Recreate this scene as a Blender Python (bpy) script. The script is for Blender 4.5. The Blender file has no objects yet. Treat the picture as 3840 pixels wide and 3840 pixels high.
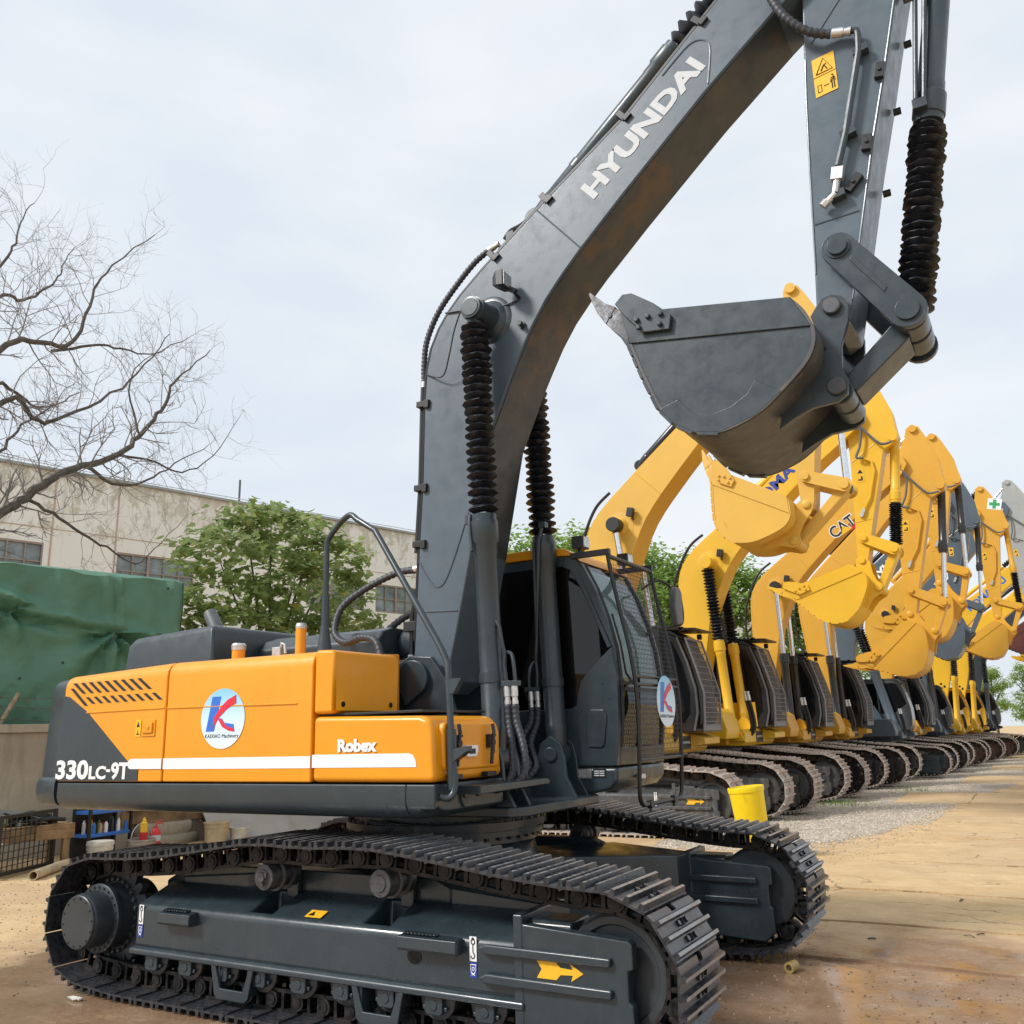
import bpy, bmesh, math, random
from mathutils import Vector, Matrix
random.seed(7)
PI = math.pi
R = math.radians
scene = bpy.context.scene
col = scene.collection

# ------------------------------------------------------------------ helpers
class MB:
    """collects geometry, then links it as one mesh object"""
    def __init__(s): s.v = []; s.f = []
    def add(s, vs, fs):
        o = len(s.v); s.v += [tuple(p) for p in vs]; s.f += [tuple(i + o for i in f) for f in fs]; return s
    def box(s, c, d, m=None):
        hx, hy, hz = d[0] / 2, d[1] / 2, d[2] / 2
        vs = [Vector((x, y, z)) for x in (-hx, hx) for y in (-hy, hy) for z in (-hz, hz)]
        if m is not None: vs = [m @ p for p in vs]
        vs = [p + Vector(c) for p in vs]
        return s.add(vs, [(0, 1, 3, 2), (4, 6, 7, 5), (0, 4, 5, 1), (2, 3, 7, 6), (0, 2, 6, 4), (1, 5, 7, 3)])
    def bb(s, x0, x1, y0, y1, z0, z1):
        return s.box(((x0 + x1) / 2, (y0 + y1) / 2, (z0 + z1) / 2), (x1 - x0, y1 - y0, z1 - z0))
    def prism(s, pts, a0, a1, axis='y'):
        """2D outline extruded; axis y: pts are (x,z); axis x: pts are (y,z); axis z: pts are (x,y)"""
        n = len(pts)
        def P(p, a):
            return (p[0], a, p[1]) if axis == 'y' else ((a, p[0], p[1]) if axis == 'x' else (p[0], p[1], a))
        vs = [P(p, a0) for p in pts] + [P(p, a1) for p in pts]
        fs = [tuple(range(n)), tuple(range(2 * n - 1, n - 1, -1))] + [(i, (i + 1) % n, n + (i + 1) % n, n + i) for i in range(n)]
        return s.add(vs, fs)
    def lathe(s, p0, d, prof, n=20, caps=True):
        """prof: (distance along d, radius)"""
        d = Vector(d).normalized(); p0 = Vector(p0)
        a = d.orthogonal().normalized(); b = d.cross(a)
        vs = []
        for t, r in prof:
            for i in range(n):
                w = 2 * PI * i / n
                vs.append(p0 + d * t + (a * math.cos(w) + b * math.sin(w)) * r)
        fs = []
        for k in range(len(prof) - 1):
            for i in range(n):
                j = (i + 1) % n
                fs.append((k * n + i, k * n + j, (k + 1) * n + j, (k + 1) * n + i))
        if caps:
            fs.append(tuple(range(n))); m = (len(prof) - 1) * n; fs.append(tuple(range(m + n - 1, m - 1, -1)))
        return s.add(vs, fs)
    def cyl(s, p0, p1, r0, r1=None, n=16):
        p0 = Vector(p0); p1 = Vector(p1)
        return s.lathe(p0, p1 - p0, [(0, r0), ((p1 - p0).length, r0 if r1 is None else r1)], n)
    def tube(s, pts, r, n=8, cap=True):
        pts = [Vector(p) for p in pts]; m = len(pts)
        rr = r if isinstance(r, (list, tuple)) else [r] * m
        vs = []; prev = None
        for i, p in enumerate(pts):
            t = (pts[min(i + 1, m - 1)] - pts[max(i - 1, 0)])
            t = t.normalized() if t.length > 1e-9 else Vector((0, 0, 1))
            a = t.orthogonal().normalized() if prev is None else (prev - t * prev.dot(t))
            a = a.normalized() if a.length > 1e-6 else t.orthogonal().normalized()
            prev = a; b = t.cross(a)
            for k in range(n):
                w = 2 * PI * k / n
                vs.append(p + (a * math.cos(w) + b * math.sin(w)) * rr[i])
        fs = [(i * n + k, i * n + (k + 1) % n, (i + 1) * n + (k + 1) % n, (i + 1) * n + k) for i in range(m - 1) for k in range(n)]
        if cap: fs += [tuple(range(n)), tuple(range(m * n - 1, (m - 1) * n - 1, -1))]
        return s.add(vs, fs)
    def sheet(s, rows):
        """rows of points -> quads"""
        n = len(rows[0]); vs = [p for r in rows for p in r]
        return s.add(vs, [(i * n + j, i * n + j + 1, (i + 1) * n + j + 1, (i + 1) * n + j) for i in range(len(rows) - 1) for j in range(n - 1)])
    def loft(s, loops, caps=True):
        n = len(loops[0]); vs = [p for r in loops for p in r]
        fs = [(i * n + j, i * n + (j + 1) % n, (i + 1) * n + (j + 1) % n, (i + 1) * n + j) for i in range(len(loops) - 1) for j in range(n)]
        if caps: fs += [tuple(range(n)), tuple(range(len(vs) - 1, len(vs) - n - 1, -1))]
        return s.add(vs, fs)
    def mesh(s, name, m, angle=35, fix=True, smooth=True):
        me = bpy.data.meshes.new(name); me.from_pydata(s.v, [], s.f)
        if fix:
            b = bmesh.new(); b.from_mesh(me); bmesh.ops.recalc_face_normals(b, faces=b.faces); b.to_mesh(me); b.free()
        if smooth:
            me.polygons.foreach_set('use_smooth', [True] * len(me.polygons))
            me.set_sharp_from_angle(angle=R(angle))
        if m: me.materials.append(m)
        me.update(); return me
    def obj(s, name, m, parent=None, bevel=0, seg=2, angle=35, fix=True, smooth=True):
        o = bpy.data.objects.new(name, s.mesh(name, m, angle, fix, smooth)); col.objects.link(o)
        if parent: o.parent = parent
        if bevel:
            b = o.modifiers.new('bevel', 'BEVEL'); b.width = bevel; b.segments = seg; b.limit_method = 'ANGLE'; b.angle_limit = R(38); b.harden_normals = True
        return o

def two_tone(me, m2, zmin, m3=None):
    """faces on the outer tips of a track plate are worn to another finish"""
    me.materials.append(m2)
    if m3: me.materials.append(m3)
    for p in me.polygons:
        if p.center.z > zmin: p.material_index = 1
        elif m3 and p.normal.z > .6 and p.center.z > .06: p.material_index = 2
    return me
def tag(o, label=None, cat=None, group=None, kind=None):
    if label: o['label'] = label
    if cat: o['category'] = cat
    if group: o['group'] = group
    if kind: o['kind'] = kind
    return o
def empty(name, loc, label, cat, group=None):
    o = bpy.data.objects.new(name, None); o.location = loc; o.empty_display_size = .3; col.objects.link(o)
    return tag(o, label, cat, group)
def smoothpts(pts, k=6):
    """Catmull-Rom through 2D or 3D points"""
    P = [Vector(p) for p in pts]; out = []
    for i in range(len(P) - 1):
        a = P[max(i - 1, 0)]; b = P[i]; c = P[i + 1]; d = P[min(i + 2, len(P) - 1)]
        for j in range(k):
            t = j / k
            out.append(.5 * ((2 * b) + (c - a) * t + (2 * a - 5 * b + 4 * c - d) * t * t + (3 * b - a - 3 * c + d) * t ** 3))
    out.append(P[-1]); return out
def circle2(cx, cz, r, n=20, a0=0, a1=360):
    return [(cx + r * math.cos(R(a0 + (a1 - a0) * i / n)), cz + r * math.sin(R(a0 + (a1 - a0) * i / n))) for i in range(n + (a1 - a0 < 360))]
def capsule2(p, q, r0, r1, n=10):
    """2D outline of a link plate with two round ends"""
    p = Vector(p); q = Vector(q); a = math.degrees(math.atan2(q.y - p.y, q.x - p.x))
    return circle2(p.x, p.y, r0, n, a + 90, a + 270) + circle2(q.x, q.y, r1, n, a - 90, a + 90)
_tc = {}
def text(body, m, origin, xd, yd, w, h, name='lettering', parent=None, depth=.002, bold=.0, shear=0.0):
    """flat lettering fitted to w x h with its lower left corner at origin"""
    key = (body, bold, shear)
    if key not in _tc:
        cu = bpy.data.curves.new('t', 'FONT'); cu.body = body; cu.offset = bold; cu.shear = shear; cu.resolution_u = 3; cu.extrude = .5
        to = bpy.data.objects.new('t', cu); col.objects.link(to)
        dg = bpy.context.evaluated_depsgraph_get()
        me = bpy.data.meshes.new_from_object(to.evaluated_get(dg))
        _tc[key] = [v.co.copy() for v in me.vertices], [tuple(p.vertices) for p in me.polygons]
        bpy.data.objects.remove(to); bpy.data.curves.remove(cu); bpy.data.meshes.remove(me)
    vs, fs = _tc[key]
    x0 = min(v.x for v in vs); x1 = max(v.x for v in vs); y0 = min(v.y for v in vs); y1 = max(v.y for v in vs)
    xd = Vector(xd).normalized(); yd = Vector(yd).normalized(); nd = xd.cross(yd); o = Vector(origin)
    b = MB(); b.v = [tuple(o + xd * ((v.x - x0) / (x1 - x0) * w) + yd * ((v.y - y0) / (y1 - y0) * h) + nd * ((v.z + .5) * depth)) for v in vs]; b.f = list(fs)
    return b.obj(name, m, parent, smooth=False, fix=False)
def flat(pts2, m, origin, xd, yd, name, parent=None, depth=.0015):
    """flat printed shape: outline in (along xd, along yd)"""
    xd = Vector(xd).normalized(); yd = Vector(yd).normalized(); nd = xd.cross(yd); o = Vector(origin)
    b = MB(); n = len(pts2)
    b.add([o + xd * x + yd * y for x, y in pts2] + [o + xd * x + yd * y + nd * depth for x, y in pts2],
          [tuple(range(n, 2 * n)), tuple(range(n - 1, -1, -1))] + [(i, (i + 1) % n, n + (i + 1) % n, n + i) for i in range(n)])
    return b.obj(name, m, parent, smooth=False) if name else b

# ------------------------------------------------------------------ materials
def nt(name):
    m = bpy.data.materials.new(name); m.use_nodes = True; t = m.node_tree
    return m, t, t.nodes['Principled BSDF'], t.links.new
def noise(t, link, scale, detail=4, rough=.55, vec=None, stretch=None):
    n = t.nodes.new('ShaderNodeTexNoise'); n.inputs['Scale'].default_value = scale; n.inputs['Detail'].default_value = detail; n.inputs['Roughness'].default_value = rough
    if vec is None:
        tc = t.nodes.new('ShaderNodeTexCoord'); vec = tc.outputs['Object']
    if stretch:
        mp = t.nodes.new('ShaderNodeMapping'); mp.inputs['Scale'].default_value = stretch; link(vec, mp.inputs['Vector']); vec = mp.outputs['Vector']
    link(vec, n.inputs['Vector']); return n.outputs['Fac']
def ramp(t, link, fac, stops):
    r = t.nodes.new('ShaderNodeValToRGB'); e = r.color_ramp.elements
    while len(e) < len(stops): e.new(.5)
    for k, (p, c) in enumerate(stops):
        e[k].position = p; e[k].color = (*c, 1) if len(c) == 3 else c
    link(fac, r.inputs['Fac']); return r.outputs['Color']
def mapr(t, link, fac, a, b, c, d):
    n = t.nodes.new('ShaderNodeMapRange'); n.inputs[1].default_value = a; n.inputs[2].default_value = b; n.inputs[3].default_value = c; n.inputs[4].default_value = d
    link(fac, n.inputs[0]); return n.outputs[0]
def mix(t, link, fac, a, b, typ='MIX'):
    n = t.nodes.new('ShaderNodeMix'); n.data_type = 'RGBA'; n.blend_type = typ
    if isinstance(fac, (int, float)): n.inputs[0].default_value = fac
    else: link(fac, n.inputs[0])
    for sock, v in ((n.inputs[6], a), (n.inputs[7], b)):
        if isinstance(v, tuple): sock.default_value = (*v, 1)
        else: link(v, sock)
    return n.outputs[2]
def bump(t, link, p, h, strength=.2, dist=.01):
    b = t.nodes.new('ShaderNodeBump'); b.inputs['Strength'].default_value = strength; b.inputs['Distance'].default_value = dist
    link(h, b.inputs['Height']); link(b.outputs['Normal'], p.inputs['Normal'])
def paint(name, c, rough=.38, var=.12, dirt=(.16, .12, .08), dirt_amt=.25, bumps=.05, spots=False, coat=.0):
    """brushed or sprayed machine paint: blotchy tone, dusty patches, rain streaks, orange-peel bump"""
    m, t, p, L = nt(name)
    n1 = noise(t, L, 1.7, 5); n2 = noise(t, L, 9, 6, .6); n3 = noise(t, L, 5, 5, .6, None, (3, 3, .35))
    dark = tuple(v * (1 - var) for v in c); lite = tuple(min(1, v * (1 + var)) for v in c)
    a = ramp(t, L, n1, [(.3, dark), (.7, lite)])
    k = t.nodes.new('ShaderNodeMath'); k.operation = 'MULTIPLY'; L(n2, k.inputs[0]); L(n3, k.inputs[1])
    d = mapr(t, L, k.outputs[0], .26, .42, 0, dirt_amt)
    a = mix(t, L, d, a, dirt)
    if spots:
        n4 = noise(t, L, 160, 2, .5)
        sp = mapr(t, L, n4, .71, .75, 0, .35); a = mix(t, L, sp, a, (.42, .43, .43))
    L(a, p.inputs['Base Color'])
    L(mapr(t, L, n2, .3, .7, rough - .08, rough + .14), p.inputs['Roughness'])
    p.inputs['Coat Weight'].default_value = coat; p.inputs['Coat Roughness'].default_value = .12
    bump(t, L, p, noise(t, L, 60, 3), bumps, .004)
    return m
def plain(name, c, rough=.5, metal=0, spec=.5, nscale=20, var=.15, bumpk=0):
    m, t, p, L = nt(name)
    n = noise(t, L, nscale, 4)
    L(ramp(t, L, n, [(.3, tuple(v * (1 - var) for v in c)), (.7, tuple(min(1, v * (1 + var)) for v in c))]), p.inputs['Base Color'])
    p.inputs['Roughness'].default_value = rough; p.inputs['Metallic'].default_value = metal; p.inputs['Specular IOR Level'].default_value = spec
    if bumpk: bump(t, L, p, n, bumpk, .01)
    return m
def steel(name, base, rust, shine, amt=.5, rough=.4, met=.85):
    """worn track steel: mottled metal with rust patches"""
    m, t, p, L = nt(name)
    n = noise(t, L, 7, 7, .65); n2 = noise(t, L, 28, 5, .6)
    a = ramp(t, L, n2, [(.3, base), (.72, shine)])
    a = mix(t, L, mapr(t, L, n, .5, .66, 0, amt), a, rust)
    L(a, p.inputs['Base Color'])
    L(mapr(t, L, n, .4, .65, met, met * .3), p.inputs['Metallic']); L(mapr(t, L, n2, .3, .7, rough - .1, rough + .25), p.inputs['Roughness'])
    bump(t, L, p, n2, .25, .006)
    return m
def glass(name, tint, trans, rough=.02):
    """pane that reflects by angle and lets part of the light through"""
    m = bpy.data.materials.new(name); m.use_nodes = True; t = m.node_tree; t.nodes.clear(); L = t.links.new
    o = t.nodes.new('ShaderNodeOutputMaterial'); tr = t.nodes.new('ShaderNodeBsdfTransparent'); gl = t.nodes.new('ShaderNodeBsdfGlossy'); di = t.nodes.new('ShaderNodeBsdfDiffuse')
    fr = t.nodes.new('ShaderNodeFresnel'); fr.inputs['IOR'].default_value = 1.5
    gl.inputs['Roughness'].default_value = rough; gl.inputs['Color'].default_value = (.95, .97, 1, 1)
    tr.inputs['Color'].default_value = (*[v * trans for v in tint], 1); di.inputs['Color'].default_value = (*[v * .03 for v in tint], 1)
    m1 = t.nodes.new('ShaderNodeMixShader'); m1.inputs[0].default_value = .25; L(tr.outputs[0], m1.inputs[1]); L(di.outputs[0], m1.inputs[2])
    m2 = t.nodes.new('ShaderNodeMixShader'); L(fr.outputs[0], m2.inputs[0]); L(m1.outputs[0], m2.inputs[1]); L(gl.outputs[0], m2.inputs[2]); L(m2.outputs[0], o.inputs[0])
    return m
def leafmat(name, c1, c2, c3, trans=.35):
    m, t, p, L = nt(name)
    gi = t.nodes.new('ShaderNodeNewGeometry')
    n = noise(t, L, 1.1, 3)
    rnd = ramp(t, L, gi.outputs['Random Per Island'], [(0, c1), (.55, c2), (.93, c2), (1, c3)])
    L(mix(t, L, mapr(t, L, n, .35, .65, 0, .5), rnd, c1), p.inputs['Base Color'])
    p.inputs['Roughness'].default_value = .55
    o = t.nodes['Material Output']; tl = t.nodes.new('ShaderNodeBsdfTranslucent'); L(rnd, tl.inputs['Color'])
    ms = t.nodes.new('ShaderNodeMixShader'); ms.inputs[0].default_value = trans; L(p.outputs[0], ms.inputs[1]); L(tl.outputs[0], ms.inputs[2]); L(ms.outputs[0], o.inputs['Surface'])
    return m

M = {}
M['dark'] = paint('slate_paint', (.027, .041, .051), .33, .12, (.065, .068, .066), .22, .05, True, .15)
M['frame'] = paint('slate_frame_paint', (.025, .038, .046), .30, .14, (.062, .064, .060), .28, .07, True, .2)
M['boom'] = paint('slate_boom_paint', (.072, .102, .131), .36, .08, (.12, .13, .14), .2, .05, False, .2)
M['orange'] = paint('orange_paint', (.78, .305, .003), .34, .05, (.58, .22, .01), .16, .05, False, .12)
M['black'] = plain('black_plastic', (.014, .014, .015), .42)
M['rubber'] = plain('black_rubber', (.009, .011, .018), .5, nscale=40, var=.3)
M['hose'] = plain('hose_sleeve', (.034, .037, .046), .5, nscale=60, var=.3)
M['chrome'] = plain('chrome_rod', (.75, .76, .78), .12, 1)
M['zinc'] = plain('zinc_fitting', (.62, .62, .62), .38, .8)
M['white'] = plain('white_print', (.80, .80, .80), .5, var=.04)
M['greyprint'] = plain('pale_grey_print', (.50, .52, .54), .55, var=.05)
M['yellowprint'] = plain('yellow_print', (.85, .47, .02), .45, var=.05)
M['blackprint'] = plain('black_print', (.01, .01, .012), .5)
M['blueprint'] = plain('blue_print', (.02, .05, .30), .45)
M['steel'] = steel('track_steel', (.022, .024, .029), (.075, .042, .025), (.052, .056, .064), .30, .26, .35)
M['scuffed'] = steel('scuffed_plate_steel', (.10, .10, .105), (.16, .085, .045), (.20, .20, .205), .45, .36, .7)  # plate valleys: worn metal, lightened in colour for the sky's reflection
M['worn'] = steel('polished_grouser_steel', (.26, .25, .245), (.20, .12, .07), (.46, .45, .44), .5, .34, .9)
M['wornrow'] = steel('rusty_grouser_steel', (.46, .28, .20), (.52, .26, .17), (.50, .42, .36), .5, .75, .1)
M['chain'] = steel('track_chain_steel', (.012, .012, .013), (.045, .026, .017), (.035, .035, .036), .5, .45)
M['dustsh'] = steel('dusty_track_steel', (.33, .28, .235), (.50, .29, .20), (.50, .45, .40), .6, .78, .1)
M['dustch'] = steel('dusty_chain_steel', (.05, .042, .036), (.10, .065, .045), (.07, .06, .055), .5, .7)
M['wheel'] = plain('idler_paint', (.035, .042, .048), .4, .1, nscale=6, var=.2)
M['roller'] = steel('roller_steel', (.07, .075, .08), (.12, .075, .05), (.12, .12, .13), .35, .45)
M['glassdark'] = glass('tinted_glass', (.55, .5, .45), .045)
M['glass'] = glass('clear_glass', (.85, .98, .95), .88)
M['glassblack'] = plain('black_glass', (.006, .007, .008), .12, 0, .35)
M['interior'] = plain('cab_interior', (.04, .04, .042), .7)
M['seat'] = plain('seat_cloth', (.09, .045, .025), .8)
M['grey'] = plain('grey_plastic', (.10, .105, .11), .5)
M['red'] = plain('red_paint', (.55, .02, .02), .4)
def hexa(c, g=1.0): return tuple(v * g for v in c)
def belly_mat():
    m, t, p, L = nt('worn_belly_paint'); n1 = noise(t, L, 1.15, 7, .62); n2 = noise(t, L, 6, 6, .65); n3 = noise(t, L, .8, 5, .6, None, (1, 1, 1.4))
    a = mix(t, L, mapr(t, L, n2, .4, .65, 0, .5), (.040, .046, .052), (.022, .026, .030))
    a = mix(t, L, mapr(t, L, n1, .545, .63, 0, .8), a, (.115, .062, .030)); a = mix(t, L, mapr(t, L, n3, .54, .62, 0, .8), a, (.015, .026, .028))  # brown patches: rust and the tan ground's reflection put into the colour
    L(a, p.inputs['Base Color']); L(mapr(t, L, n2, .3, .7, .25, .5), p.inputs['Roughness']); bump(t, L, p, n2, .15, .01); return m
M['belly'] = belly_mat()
M['bucketworn'] = paint('worn_bucket_shell', (.070, .070, .070), .40, .25, (.15, .115, .085), .6, .1)  # brown in the shell: wear plus ground reflection painted in

def cut(o, mb):
    """openings cut out of a mesh"""
    c = mb.obj('cutter', None, o.parent, smooth=False); m = o.modifiers.new('cut', 'BOOLEAN'); m.object = c; m.solver = 'EXACT'
    dg = bpy.context.evaluated_depsgraph_get(); me = bpy.data.meshes.new_from_object(o.evaluated_get(dg)); o.modifiers.clear(); me.set_sharp_from_angle(angle=R(35)); o.data = me
    bpy.data.objects.remove(c)
# ------------------------------------------------------------------ crawler tracks
def track_path(n, top=((1.5, .865), (1.0, .925), (.52, .975), (.05, .962), (-.43, .968), (-.9, .905), (-1.45, .84))):
    """pin line of the chain: n evenly spaced (x, z, tx, tz), counter-clockwise seen from the right side"""
    zb, xi, zi, r, xs, zs = .120, 2.015, .485, .345, -2.015, .475
    P = [(-1.62 + 3.32 * i / 20, zb) for i in range(21)]
    P += [(1.85, zb + .015)] + [(xi + r * math.cos(R(a)), zi + r * math.sin(R(a))) for a in range(-75, 96, 8)]
    ctl = [(xi + r * math.cos(R(100)), zi + r * math.sin(R(100)))] + list(top) + [(xs + .06, zs + r)]
    P += [tuple(p) for p in smoothpts(ctl, 8)]
    P += [(xs + r * math.cos(R(a)), zs + r * math.sin(R(a))) for a in range(96, 256, 8)] + [(-1.83, zb + .015)]
    P.append(P[0])
    L = [0]
    for a, b in zip(P, P[1:]): L.append(L[-1] + math.hypot(b[0] - a[0], b[1] - a[1]))
    def at(s):
        s %= L[-1]
        for k in range(len(P) - 1):
            if L[k + 1] >= s:
                w = (s - L[k]) / max(1e-9, L[k + 1] - L[k]); a, b = P[k], P[k + 1]
                return a[0] + (b[0] - a[0]) * w, a[1] + (b[1] - a[1]) * w
    pitch = L[-1] / n; out = []
    for i in range(n):
        a = at(i * pitch); b = at((i + 1) * pitch); q = math.hypot(b[0] - a[0], b[1] - a[1])
        out.append(((a[0] + b[0]) / 2, (a[1] + b[1]) / 2, (b[0] - a[0]) / q, (b[1] - a[1]) / q))
    return out, pitch
PATH, PITCH = track_path(48)
H = PITCH / 2
def shoe_mb(w, bolts=True, gro=3):
    """one track plate in its own frame: x along the track, z outwards from the chain"""
    def g(x, t=.113): return [(x - .017, .082), (x - .0085, t), (x + .0085, t), (x + .017, .082)]
    b = MB(); gx = [-.086, -.005, .076] if gro == 3 else [-.07, .06]
    full = [(-.112, .069), (-.112, .082)] + sum((g(x) for x in gx), []) + [(.108, .082), (.132, .072), (.132, .058), (.104, .069)]
    for y0, y1 in ((-w / 2, -.032), (.032, w / 2)): b.prism(full, y0, y1)
    ends = [-.112] + gx + [.132]
    for k, x in enumerate(gx):          # between the two rails the plate is pierced by mud holes
        l = -.112 if k == 0 else x - .022; r_ = x + .022
        b.prism([(l, .069), (l, .082)] + g(x) + [(r_, .082), (r_, .069)], -.032, .032)
    if bolts:
        for x in [(gx[i] + gx[i + 1]) / 2 for i in range(len(gx) - 1)]:
            for y in (-.055, .055): b.cyl((x, y, .080), (x, y, .098), .017, .015, 6)
    return b
def chain_mb(path, n=12):
    b = MB()
    for x, z, tx, tz in path:
        mat = Matrix(((tx, 0, tz), (0, 1, 0), (tz, 0, -tx)))
        c = Vector((x, 0, z))
        for s in (-1, 1):
            y = s * .088
            b.box(c + mat @ Vector((0, y, -.050)), (PITCH * .96, .036, .022), mat)          # rail
            b.box(c + mat @ Vector((-.028, y, .005)), (.022, .030, .10), mat)
            b.box(c + mat @ Vector((.052, y, .005)), (.020, .030, .10), mat)
            b.box(c + mat @ Vector((.01, y, .060)), (PITCH * .8, .03, .016), mat)
            q = c + mat @ Vector((-H, 0, 0))
            b.cyl(q + Vector((0, y - s * .02, 0)), q + Vector((0, y + s * .032, 0)), .050, None, n)
            b.cyl(q + Vector((0, y + s * .03, 0)), q + Vector((0, y + s * .038, 0)), .030, None, n)
        q = c + mat @ Vector((-H, 0, 0)); b.cyl(q + Vector((0, -.07, 0)), q + Vector((0, .07, 0)), .032, None, 8)
    return b
def place_shoe(o, p, yc):
    x, z, tx, tz = p
    o.matrix_local = Matrix(((tx, 0, tz, x), (0, 1, 0, yc), (tz, 0, -tx, z), (0, 0, 0, 1)))

def arc_text(*a): pass

# ================================================================== the excavator in front
W = .60; G = 1.34
ex = empty('excavator', (0, 0, 0), 'orange and slate grey excavator in front with its bucket raised high', 'excavator')
shoe = shoe_mb(W)
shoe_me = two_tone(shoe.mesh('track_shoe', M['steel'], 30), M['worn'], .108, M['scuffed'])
chain_me = chain_mb(PATH).mesh('chain', M['chain'], 40)
for yc in (-G, G):
    tr = bpy.data.objects.new('crawler_track', chain_me); col.objects.link(tr); tr.parent = ex; tr.location = (0, yc, 0)
    for p in PATH:
        o = bpy.data.objects.new('track_shoe', shoe_me); col.objects.link(o); o.parent = tr; place_shoe(o, p, 0)

def track_frame(s):
    """s = -1: frame on the right-hand side of the machine. d is measured outwards from the track centre"""
    Y = lambda d: s * (G + d)
    b = MB()
    sec = [(Y(.17), .33), (Y(.17), .575), (Y(.15), .60), (Y(-.12), .705), (Y(-.17), .70), (Y(-.17), .30), (Y(.0), .30)]
    b.prism(sec, -1.60, 1.50, 'x')
    fr = b.obj('track_frame', M['frame'], ex, 0)
    c_ = MB()
    for x0 in (-.55, .39):
        c_.bb(x0, x0 + .19, *sorted((Y(.115), Y(-.14))), .40, .80)
    cut(fr, c_)
    bv = fr.modifiers.new('bevel', 'BEVEL'); bv.width = .018; bv.segments = 3; bv.limit_method = 'ANGLE'; bv.angle_limit = R(38)
    b = MB()
    b.prism([(Y(-.19), .28), (Y(.20), .28), (Y(.20), .315), (Y(.17), .332), (Y(-.19), .332)], -1.62, 1.52, 'x')   # bottom flange
    b.obj('frame_flange', M['frame'], ex, .012, 3)
    b = MB(); b.prism([(-1.72, .36), (.92, .36), (.92, .74), (.70, .83), (-1.45, .83), (-1.72, .70)], *sorted((Y(-.175), Y(-.30)))); b.obj('inner_web', M['frame'], ex, .012)
    # idler yoke with its two rubbing ribs
    b = MB()
    for sd in (1, -1):
        a0, a1 = sorted((Y(sd * .12), Y(sd * .185)))
        b.prism([(1.50, .16), (2.06, .13), (2.14, .20), (2.135, .37), (2.115, .38), (2.115, .52), (2.145, .53), (2.145, .645), (2.12, .665), (1.50, .70)], a0, a1)
        for z in (.535, .39):
            e0, e1 = sorted((Y(sd * .183), Y(sd * .215)))
            b.prism([(1.24, z + .025), (1.30, z), (2.03, z), (2.035, z + .045), (1.30, z + .05)], e0, e1)
    b.prism([(Y(-.125), .58), (Y(.125), .58), (Y(.125), .69), (Y(.10), .715), (Y(-.10), .715), (Y(-.125), .69)], 1.515, 1.78, 'x')
    b.bb(1.46, 1.52, min(Y(.19), Y(-.19)), max(Y(.19), Y(-.19)), .20, .745)
    b.obj('idler_yoke', M['frame'], ex, .014, 3)
    b = MB(); b.lathe((2.015, Y(-.10), .485), (0, s, 0), [(0, .20), (0, .27), (.012, .285), (.055, .285), (.06, .30), (.14, .30), (.145, .285), (.188, .285), (.2, .27), (.2, .235), (.185, .225), (.18, .10), (.21, .09), (.21, .0)], 48)
    b.obj('idler_wheel', M['wheel'], ex, 0)
    # drive sprocket and final drive
    b = MB(); n = 23
    teeth = []
    for i in range(n):
        for k, rr in ((0, .285), (.28, .345), (.5, .352), (.72, .345)):
            w = 2 * PI * (i + k) / n; teeth.append((-2.015 + rr * math.cos(w), .475 + rr * math.sin(w)))
    b.prism(teeth, *sorted((Y(-.03), Y(.03))))
    for i in range(26):
        w = 2 * PI * i / 26; c = (-2.015 + .245 * math.cos(w), Y(.03), .475 + .245 * math.sin(w)); b.cyl(c, (c[0], Y(.055), c[2]), .017, None, 6)
    sp = b.obj('sprocket', M['wheel'], ex, .004)
    b = MB(); b.lathe((-2.015, Y(-.2), .475), (0, s, 0), [(0, .22), (.23, .22), (.245, .215), (.34, .212), (.345, .232), (.372, .232), (.376, .226), (.378, .190), (.50, .186), (.515, .180), (.518, .178), (.53, .178), (.535, .172), (.535, 0)], 56)
    for i in range(24):
        w = 2 * PI * i / 24; c = (-2.015 + .209 * math.cos(w), Y(.176), .475 + .209 * math.sin(w)); b.cyl(c, (c[0], Y(.186), c[2]), .009, None, 6)
    for i in range(14):
        w = 2 * PI * (i + .3) / 14; c = (-2.015 + .158 * math.cos(w), Y(.334), .475 + .158 * math.sin(w)); b.cyl(c, (c[0], Y(.342), c[2]), .007, None, 6)
    b.obj('final_drive', M['wheel'], ex, 0)
    # carrier rollers
    for k, (x, z) in enumerate(((-.43, .825), (.52, .838))):
        b = MB(); b.lathe((x, Y(-.14), z), (0, s, 0), [(0, .05), (.02, .085), (.07, .085), (.075, .098), (.09, .098), (.095, .075), (.16, .075), (.165, .098), (.18, .098), (.185, .083), (.262, .083), (.275, .078), (.278, .05), (.285, .045), (.285, 0)], 32)
        if k == 0:
            b.cyl((x, Y(.14), z), (x, Y(.165), z), .035, .03, 10)
            for a in (30, 150, 270): b.box((x + .032 * math.cos(R(a)), Y(.148), z + .032 * math.sin(R(a))), (.03, .02, .03))
        b.obj('carrier_roller', M['roller'], ex, 0)
    b = MB()
    for x in (-.43, .52):
        b.bb(x - .05, x + .05, *sorted((Y(-.17), Y(-.13))), .66, .86)
    b.obj('roller_bracket', M['frame'], ex, .01)
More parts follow.
